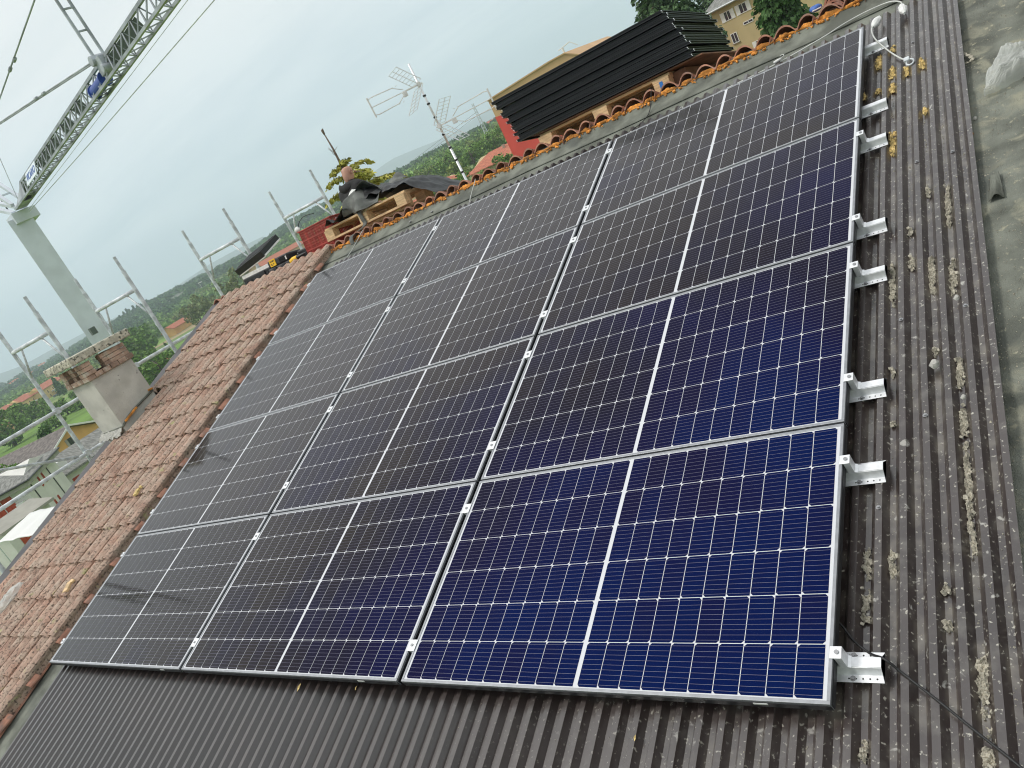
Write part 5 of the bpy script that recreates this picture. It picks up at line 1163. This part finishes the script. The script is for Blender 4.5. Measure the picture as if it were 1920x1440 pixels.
t, Wd, H = building('white_house', 'lower white wing with pale canopy below the red door balcony', pol(-73.2, 72), pol(-70.3, 74), 5, -14.5, -8.1, .5, 'wall_white', 'soffit', .4, 'x', wins=[(1.2, 5.0, .8, 1.1, 'redsolid')])
t = thing('garden_canopy', 'pale sagging white canopy beside the white house at the left edge', 'canopy', pol(-71.4, 66, -7.9))
b = MB(); b.grid(24, 12, lambda i, j: (-3 + 5 * i, -2 + 3 * j + 1.2 * i, .5 * j + .10 * nz_(i * 5, j * 3, 8) + .07 * abs(math.sin(i * 9)) - .5 * i)); b.build('cloth', M['frame_white'], t, smooth=True, solid=.03)
b = MB()
for x, y in ((-3, -2), (2, -.8), (-3, 1), (2, 2.2)): b.tube([(x, y, -7), (x, y, .1)], .04, 6)
b.build('poles', M['galv'], t)['kind'] = 'stuff'
# terraced yellow houses
for (a0, a1, d0, d1, lab, hz) in ((-66.82, -65.40, 640, 690, 'yellow terraced house right of the front scaffold post', 8.6), (-68.15, -67.12, 625, 650, 'yellow terraced house crossed by the front scaffold post', 8.4), (-69.05, -68.30, 600, 622, 'yellow terraced house left of the front scaffold post', 8.3), (-70.3, -69.15, 575, 597, 'yellow terraced house at the far left edge', 8.0)):
    gzv = gz((a0 + a1) / 2, 640); P, Q = pol(a0, d0), pol(a1, d1); Wd = (Q - P).length
    wl = [(Wd * f, z, 1.3, 1.7, 'dark') for f in (.15, .38, .62, .85) for z in (2.2, 5.4)]
    t, Wd, H = building('terraced_house', lab, P, Q, 12, gzv - 1, gzv + hz - 1, 3.0, 'wall_yellow', 'roof_red', .9, 'x', wins=wl, group='yellow terraced houses', chim=[(Wd * .3, 5)], hipped=4)
    b = MB(); b.box((Wd * .5, -.8, 4.2), (Wd * .45, 1.6, .9)); b.build('balcony', M['frame_white'], t)
building('small_house', 'small orange house below the yellow terrace at the left edge', pol(-69.75, 470), pol(-68.95, 480), 9, gz(-69.3, 470) - 1, gz(-69.3, 470) + 4.2, 1.6, 'wall_orange', 'roof_red', .6, 'x', wins=[(2, 3, 1, 1.2, 'plain')])
building('small_house', 'small house with a vivid orange roof in the fields right of the chimney', pol(-58.2, 525), pol(-57.0, 540), 9, gz(-57.5, 530) - 1, gz(-57.5, 530) + 4, 2.2, 'wall_orange', 'roof_red', .8, 'x')
building('small_house', 'orange-red roofed shed just above the scaffold rail', pol(-60.6, 262), pol(-59.5, 266), 6, gz(-60, 262) - 1, gz(-60, 262) + 3, 1.4, 'wall_orange', 'roof_red', .4, 'x')
building('farm_shed', 'long pinkish-roofed building in the fields behind the black tool case', pol(-51.0, 470), pol(-47.6, 520), 12, gz(-49, 490) - 2, gz(-49, 490) + 9.3, 2.4, 'wall_tan', 'roof_red', .5, 'x')
building('warehouse', 'long white warehouse on the far slope below the wooded ridge', pol(-56.5, 1150), pol(-54.6, 1220), 25, gz(-55.5, 1180) - 4, gz(-55.5, 1180) + 8, 1.2, 'wall_white', 'roof_grey', 1, 'x')
building('hill_house', 'tiny pinkish house on the hilltop right of the pylon', pol(-32.6, 905), pol(-32.05, 905), 9, 0, 7.5, 2, 'wall_tan', 'roof_red', .5, 'x')
for k, (a, d, w) in enumerate(((-69.2, 1700, 12), (-68.5, 1750, 16), (-67.9, 1650, 11), (-67.3, 1800, 15), (-66.8, 1700, 12), (-66.2, 1900, 14), (-61.5, 760, 11), (-62.3, 700, 10))):
    z = gz(a, d); building('town_house', 'x', pol(a, d), pol(a + math.degrees(w / d), d), 9, z - 2, z + 7 + (k % 3) * 2, 2.2, ['wall_tan', 'wall_cream', 'wall_white'][k % 3], 'roof_red', .5, 'x')[0]['label'] = \
        'small distant town house on the left skyline, %s from the left' % ['first', 'second', 'third', 'fourth', 'fifth', 'sixth'][k] if k < 6 else ('pale farmhouse among trees beyond the chimney, nearer one' if k == 7 else 'pale farmhouse among trees beyond the chimney, farther one')
# brown pergola, orange fencing and car by the purple tree
t = thing('pergola', 'brown timber shed with pale roof edge at the left edge, by the purple tree', 'shed', pol(-70.6, 150, gz(-70.6, 150)), (0, 0, rad(25)))
b = MB(); b.box((0, 0, 3.6), (8, 5, .25), Matrix.Rotation(rad(8), 3, 'X')); b.build('roof', M['wall_cream'], t)
b = MB(); b.box((0, .3, 1.6), (7, 4, 3.4)); b.build('wall', M['wood_dark'], t)
for k, (a, d, l, lab) in enumerate(((-70.6, 138, 7, 'orange fencing panel in front of the brown shed'), (-68.55, 150, 4, 'red-orange play equipment right of the purple tree'))):
    t = thing('orange_fence' if k == 0 else 'play_frame', lab, 'fence' if k == 0 else 'play equipment', pol(a, d, gz(a, d)), (0, 0, rad(25)))
    b = MB(); b.box((0, 0, 1.0), (l, .08, .9)); b.box((0, .9, 1.35), (l * .8, .08, .5)); b.build('panel', M['orange_net'], t)
    b = MB()
    for x in (-l / 2, 0, l / 2): b.tube([(x, .05, 0), (x, .05, 1.7)], .05, 6)
    b.build('posts', M['galv'], t)
t = thing('parked_car', 'small grey car parked in front of the yellow terraced houses', 'car', pol(-66.35, 612, gz(-66.3, 612)), (0, 0, rad(30)))
b = MB(); b.prism([(-2.1, .35), (2.1, .35), (2.1, .9), (1.2, 1.0), (.6, 1.45), (-1.2, 1.45), (-1.9, 1.0), (-2.1, .9)], 1, -.85, .85); b.build('body', M['car_paint'], t, bevel=.08)
for x in (-1.3, 1.3):
    for y in (-.85, .85):
        b = MB(); b.tube([(x, y - .1, .33), (x, y + .1, .33)], .33, 14); b.build('wheel', M['ink'], t)
# pylon and its lines
py = thing('lattice_pylon', 'slim lattice power pylon on the slope left of the tan and red building', 'pylon', pol(-32.95, 420, gz(-32.95, 420) - 2), (0, 0, rad(40)))
zb = 0; zt_ = 1.8 + 420 * math.tan(rad(2.0)) - (gz(-32.95, 420) - 2)
b = MB()
w0, w1 = 1.15, .42
cs = [(-1, -1), (1, -1), (1, 1), (-1, 1)]
for cx_, cy_ in cs: b.bar((cx_ * w0, cy_ * w0, 0), (cx_ * w1, cy_ * w1, zt_), .13)
n_ = 16
for k in range(n_):
    for q in range(4):
        a0, a1 = cs[q], cs[(q + 1) % 4]; s0 = w0 + (w1 - w0) * k / n_; s1 = w0 + (w1 - w0) * (k + 1) / n_
        b.bar((a0[0] * s0, a0[1] * s0, zt_ * k / n_), (a1[0] * s1, a1[1] * s1, zt_ * (k + 1) / n_), .08); b.bar((a1[0] * s0, a1[1] * s0, zt_ * k / n_), (a0[0] * s1, a0[1] * s1, zt_ * (k + 1) / n_), .08)
b.build('lattice_tower', M['galv'], py)
for k in range(2):
    b = MB(); z = zt_ * .3 - 1.2 * k; b.bar((-2.2 + k, 0, z), (2.2 - k, 0, z), .2); b.build('cross_arm', M['galv'], py)
t = thing('power_line', 'faint pair of power lines sagging away from the pylon', 'power line', pol(-32.95, 420, 0))
b = MB()
for dz in (0, 1.6):
    p0 = pol(-32.95, 420, 10.5 + dz) - t.location; p1 = pol(-47, 900, 6 + dz) - t.location
    b.tube([p0.lerp(p1, q / 12) - Vector((0, 0, 7 * math.sin(math.pi * q / 12))) for q in range(13)], .07, 5)
b.build('wires', M['gutter'], t)

# ------------------------------------------------------------------ the fir with a bare leader
rng = np.random.default_rng(5)
FX, FYY = -10.0, 10.0
fir = thing('fir_tree', 'yellow-green fir with a bare dead leader rising behind the kneeling person', 'tree', (FX, FYY, -13))
b = MB(); b.tube([(0, 0, 0), (0, 0, 8), (.02, 0, 13), (.03, 0, 15.3), (.05, 0, 15.8), (.03, 0, 16.12)], [.22, .16, .07, .03, .018, .010], 8)
b.tube([(.03, 0, 16.10), (.02, .01, 16.18), (.06, 0, 16.20)], [.018, .028, .008], 7)
for k in range(8):
    a = rng.uniform(0, 6.28); z = rng.uniform(15.35, 15.75); r = rng.uniform(.04, .16); b.tube([(.03, 0, z), (.03 + r * math.cos(a), r * math.sin(a), z + rng.uniform(.02, .15))], [.006, .003], 4)
b.build('trunk', M['dead_bark'], fir, smooth=True)
pts = []; dirs = []; bb = MB()
for k in range(64):
    z = 15.35 - 0.035 * k - .0022 * k * k if k < 40 else 15.35 - 1.4 - 3.52 - (k - 40) * .38
    z = 15.50 - (k / 64) ** 1.35 * 10.5
    r = min(1.75, (.50 + .50 * (15.5 - z) ** .8) * rng.uniform(.6, 1.15)); a = k * 2.4 + rng.uniform(-.3, .3)
    if k < 3: r *= .45
    droop = rng.uniform(.05, .3) * r; n = max(6, int(r * 14)); d = np.array([math.cos(a), math.sin(a), 0])
    line = []
    for q in range(n + 1):
        f_ = q / n; p = d * r * f_ + np.array([0, 0, z + .16 * r * math.sin(f_ * 2.4) - droop * f_ * f_ * .9]); line.append(p)
        if q > 0:
            side = np.array([-d[1], d[0], 0])
            for s_ in (-1, 1):
                L_ = .34 * r * (1 - f_ * .7) * rng.uniform(.5, 1.1) + .05
                m_ = max(3, int(L_ / .028))
                for w in range(m_):
                    g_ = (w + 1) / m_; c = p + (side * s_ * .8 + d * .6) * L_ * g_ + np.array([0, 0, -.28 * L_ * g_ * g_ - rng.uniform(0, .03)])
                    for _ in range(3): pts.append(c + rng.normal(size=3) * np.array([.018, .018, .016])); dirs.append(side * s_ * .5 + d * .6 + np.array([0, 0, -.35]))
    bb.tube([tuple(p) for p in line[::2]] if len(line) > 4 else [tuple(p) for p in line], .012 if r < .6 else .02, 5)
bb.build('branches', M['dead_bark'], fir, smooth=True)
quads(np.array(pts), .036, rng, name='needles', mat_=M['leaf_fir'], parent=fir, elong=1.2, dirs=np.array(dirs))

# ------------------------------------------------------------------ big conifers at the upper right
def cedar(name, label, az, d, height, width, leaf, seed, lsize=.16, droop=.25, n=260, cone=.9, z=None):
    zz = gz(az, d) if z is None else z
    t = thing(name, label, 'tree', pol(az, d, zz)); rg = np.random.default_rng(seed); pts = []; dirs = []; b = MB()
    b.tube([(0, 0, 0), (0, 0, height * .5), (0, 0, height * .98)], [width * .05, width * .03, .04], 8)
    for k in range(n):
        f_ = (k + .5) / n; z = height * (.12 + .86 * f_); R = width / 2 * (1 - f_ ** 1.3 * cone) * rg.uniform(.6, 1.08); a = k * 2.39996 + rg.uniform(-.4, .4)
        dd = np.array([math.cos(a), math.sin(a), 0]); m = max(4, int(R / lsize * 1.1)); sd_ = np.array([-dd[1], dd[0], 0])
        if k % 3 == 0: b.tube([(0, 0, z), tuple(dd * R * .9 + np.array([0, 0, z + R * .05 - droop * R * .6]))], [.09, .03], 5)
        for q in range(m):
            g_ = (q + 1) / m
            if g_ < .25: continue
            c = dd * R * g_ + np.array([0, 0, z + R * .12 * math.sin(g_ * 2.2) - droop * R * g_ * g_])
            for _ in range(7):
                sp = rg.normal() * .26 * R * (1.05 - g_ * .6); pts.append(c + sd_ * sp + np.array([0, 0, -abs(sp) * .4 - rg.uniform(0, lsize * 1.5)]) + rg.normal(size=3) * lsize * .4); dirs.append(dd * .6 + sd_ * np.sign(sp) * .5 + np.array([0, 0, -.6]))
    b.build('trunk', M['bark'], t, smooth=True)
    quads(np.array(pts), lsize, rg, name='crown', mat_=M[leaf], parent=t, elong=1.15, dirs=np.array(dirs))
    return t
cedar('cedar_tree', 'dark drooping cedar rising left behind the stack of black panels', -19.0, 66, 23, 10.5, 'leaf_cedar', 11, .17, .35, n=380)
cedar('cedar_tree', 'dark cedar between the black panel stack and the ochre house', -15.9, 125, 20.5, 13, 'leaf_cedar', 12, .26, .35)
cedar('conifer_tree', 'dense dark conifer standing in front of the ochre house', -12.5, 46, 17.5, 4.6, 'leaf_dark', 13, .13, .15, n=420, cone=.7, z=-12)
tree('bush_r', 'light green bush in front of the ochre wall beside the panel stack', 'bush', -15.95, 60, 9.6, 2.8, 'leaf_green', n=2600, lsize=.11, trunk=.55, seed=4, clumps=30, name='bush')

# ------------------------------------------------------------------ trees one can tell apart
tree('big_round', 'broad dark green tree left of the terraced houses lawn', 'tree', -68.55, 430, 12, 12, 'leaf_green', n=2600, lsize=.55, trunk=.12, seed=1)
T_ROWS = [
 ('big_round', 'broad leafy tree in front of the yellow terrace, right of a darker one', -67.85, 400, 10, 12), ('big_round', 'dark leafy mass at the left edge below the terrace', -69.8, 330, 14, 15),
 ('big_round', 'large round tree behind the scaffold post right of the chimney cap', -60.7, 430, 17, 19), ('big_round', 'leafy tree between the chimney cap and scaffold posts, lower', -61.4, 330, 15, 17),
 ('big_round', 'dark bushy tree right behind the chimney', -61.5, 240, 10, 14), ('big_round', 'green tree behind the chimney shaft, low', -60.3, 215, 8, 11),
]
for k, lab, a, d, h, w in T_ROWS: tree(k, lab, 'tree', a, d, h, w, 'leaf_green')
tree('dark_round', 'dark green tree right of the purple tree, by the orange gable', 'tree', -67.75, 140, 8.5, 6.5, 'leaf_dark', n=3600, lsize=.22, trunk=.15, seed=2)
tree('purple', 'dark purple-leaved tree by the brown shed', 'tree', -69.0, 140, 7.4, 6.0, 'leaf_purple', n=3800, lsize=.2, trunk=.2, seed=3)
tree('purple', 'smaller purple-leaved shrub right of the purple tree', 'tree', -68.45, 136, 4.6, 3.4, 'leaf_purple')
tree('light', 'bright green round tree at the left edge above the white house', 'tree', -71.1, 118, 7.5, 6.5, 'leaf_green', n=3600, lsize=.2, trunk=.12, seed=6)
tree('light', 'light green shrub beside the pergola at the left edge', 'bush', -70.2, 128, 4.2, 4.5, 'leaf_green')
tree('willow', 'tall olive-green tree just left of the black tool case', 'tree', -53.3, 330, 17.5, 13.5, 'leaf_olive', n=3200, lsize=.5, trunk=.12, seed=8)
for lab, a, d, h, w in (('olive round tree above the dark verge flashing', -56.4, 400, 16, 13), ('small olive tree right of the round one above the flashing', -55.1, 420, 11, 10), ('small olive tree left of the tall one by the tool case', -54.4, 430, 10, 9), ('olive tree in the fields right of the second scaffold post', -57.3, 560, 11, 12)):
    tree('willow', lab, 'tree', a, d, h, w, 'leaf_olive')
tree('cyp', 'slim dark cypress right of the chimney cap, nearer one', 'cypress', -59.95, 300, 8, 1.5, 'leaf_dark', n=700, lsize=.22, trunk=.05, shape='column', seed=9, name='cypress_tree', group='cypresses')
tree('cyp', 'slim dark cypress right of the chimney cap, farther one', 'cypress', -59.2, 310, 7.5, 1.4, 'leaf_dark', group='cypresses')
for k in range(9):
    a = -60.6 + k * .23 + (0.09 if k % 3 else 0); tree('cyp', 'tall cypress of the skyline row above the scaffold crossbar, %s from the left' % ['first', 'second', 'third', 'fourth', 'fifth', 'sixth', 'seventh', 'eighth', 'last'][k], 'cypress', a, 1450, 17 + (k * 7 % 5), 5, 'leaf_dark', group='row of cypresses on the skyline')
cnum = 0
cedar('conifer_tree', 'pointed dark conifer in front of the yellow terraced houses', -65.95, 560, 13, 7, 'leaf_dark', 21, .5, .2, n=60)
# slope trees right of the second pallet
rg = random.Random(17)
tree('slope', 'fresh green tree on the slope behind the antenna mast', 'tree', -39.6, 330, 12, 12, 'leaf_green', n=2400, lsize=.45, trunk=.1, seed=31)
tree('slopel', 'pale green tree on the wooded slope', 'tree', -38.0, 360, 11, 12, 'leaf_light', n=2200, lsize=.45, trunk=.1, seed=32)
SL = [('slope', -40.6, 300, 10, 12), ('slope', -38.9, 255, 9, 12), ('slope', -36.6, 175, 8, 10), ('slope', -38.3, 180, 7.5, 9), ('slope', -35.2, 160, 7, 10), ('slope', -33.6, 155, 7, 9), ('slope', -32.2, 165, 8, 9), ('slope', -34.6, 290, 10, 12), ('slope', -33.1, 300, 11, 13), ('slope', -36.4, 330, 11, 13), ('slope', -35.3, 400, 12, 14), ('slope', -41.9, 340, 10, 13), ('slopel', -36.0, 270, 8, 9), ('slopel', -34.0, 440, 11, 12), ('slopel', -41.2, 420, 11, 12), ('slopel', -32.3, 330, 11, 12), ('slope', -37.5, 440, 12, 13), ('slope', -40.2, 430, 12, 13), ('slopel', -39.0, 470, 11, 12), ('slope', -43.2, 330, 9, 12)]
ordn = ['first', 'second', 'third', 'fourth', 'fifth', 'sixth', 'seventh', 'eighth', 'ninth', 'tenth', 'eleventh', 'twelfth', 'thirteenth', 'fourteenth', 'fifteenth', 'sixteenth', 'seventeenth', 'eighteenth', 'nineteenth', 'twentieth']
for k, (kd, a, d, h, w) in enumerate(sorted(SL, key=lambda q: q[1])):
    tree(kd, '%s tree on the slope between fir and red wall, %s from the left' % ('fresh green' if kd == 'slope' else 'pale green', ordn[k]), 'tree', a, d, h, w, 'leaf_green', group='trees on the slope behind the ridge')
# hedgerow trees in the plain
k = 0
for a, d in ((-67.4, 300), (-65.2, 420), (-64.6, 470), (-63.8, 520), (-63.1, 450), (-62.6, 540), (-67.2, 360), (-66.4, 340), (-65.6, 330), (-64.9, 330), (-64.0, 330), (-63.2, 340), (-62.4, 360), (-58.6, 620), (-56.2, 640), (-54.0, 680), (-52.3, 420), (-51.0, 430)):
    tree('hedge', 'x', 'tree', a, d, 3.6 + (k * 5 % 4) * .8, 8 + (k * 3 % 4), 'leaf_green', n=1300, lsize=.42, trunk=.05, seed=41, group='hedgerow trees in the plain')['label'] = 'low hedgerow tree in the plain behind chimney and scaffolding, %s from the left' % (ordn[k])
    k += 1
# far woods: one canopy mass each, nobody could count them
def wood(label, areas, leaf, seed, size, per=34):
    rg = np.random.default_rng(seed); P = []; S = []
    for (a0, a1, d0, d1, n, hh) in areas:
        for k in range(n):
            a = rg.uniform(a0, a1); d = rg.uniform(d0, d1)
            if noise.noise(Vector((a * 1.3, d / 140, seed))) < -.12: continue
            z = gz(a, d); r = rg.uniform(.45, .75) * hh; c = np.array(pol(a, d, z + hh * .45))
            v = rg.normal(size=(per, 3)); v /= np.linalg.norm(v, axis=1)[:, None]; v[:, 2] = np.abs(v[:, 2]) * 1.0 - .25
            P.append(c + v * r * np.array([1, 1, .95]) * rg.uniform(.7, 1.05, size=(per, 1))); 
    o = quads(np.concatenate(P), size, rg, name='woodland', mat_=M[leaf]); return tag(o, label, 'woodland', kind='stuff')
wood('dark green woods covering the far hills', [(-75, -62, 1300, 2300, 900, 12), (-62, -50, 1150, 1650, 1100, 12), (-50, -42, 1150, 1600, 600, 13), (-45, -30, 800, 1250, 700, 10), (-62, -56, 900, 1200, 260, 9)], 'leaf_dark', 3, 3.4)
wood('mid green woods and hedges across the plain and slopes', [(-74, -64.6, 760, 1200, 520, 9), (-64.6, -58, 720, 1050, 360, 8), (-58, -50, 760, 1000, 160, 8), (-50, -42, 600, 1050, 300, 9), (-43, -29, 440, 820, 520, 9), (-62, -57, 560, 680, 90, 7)], 'leaf_green', 5, 2.4)
wood('pale green thickets among the fields', [(-74, -62, 700, 1150, 120, 8), (-60, -50, 700, 1100, 120, 7), (-46, -30, 470, 850, 200, 8), (-66, -60, 600, 700, 40, 6)], 'leaf_light', 7, 2.2)

# ------------------------------------------------------------------ haze
hz = bpy.data.materials.new('haze'); hz.use_nodes = True; t = hz.node_tree; t.nodes.clear()
ho = t.nodes.new('ShaderNodeOutputMaterial'); pv = t.nodes.new('ShaderNodeVolumePrincipled'); t.links.new(pv.outputs[0], ho.inputs['Volume'])
pv.inputs['Color'].default_value = (0.77, 0.88, 0.99, 1); pv.inputs['Density'].default_value = 0.00026; pv.inputs['Anisotropy'].default_value = 0.0
b = MB(); b.box((0, 0, 190), (15500, 15500, 460)); h_ = b.build('haze', hz); h_['kind'] = 'stuff'; h_['label'] = 'pale blue haze over the far hills'; h_['category'] = 'haze'
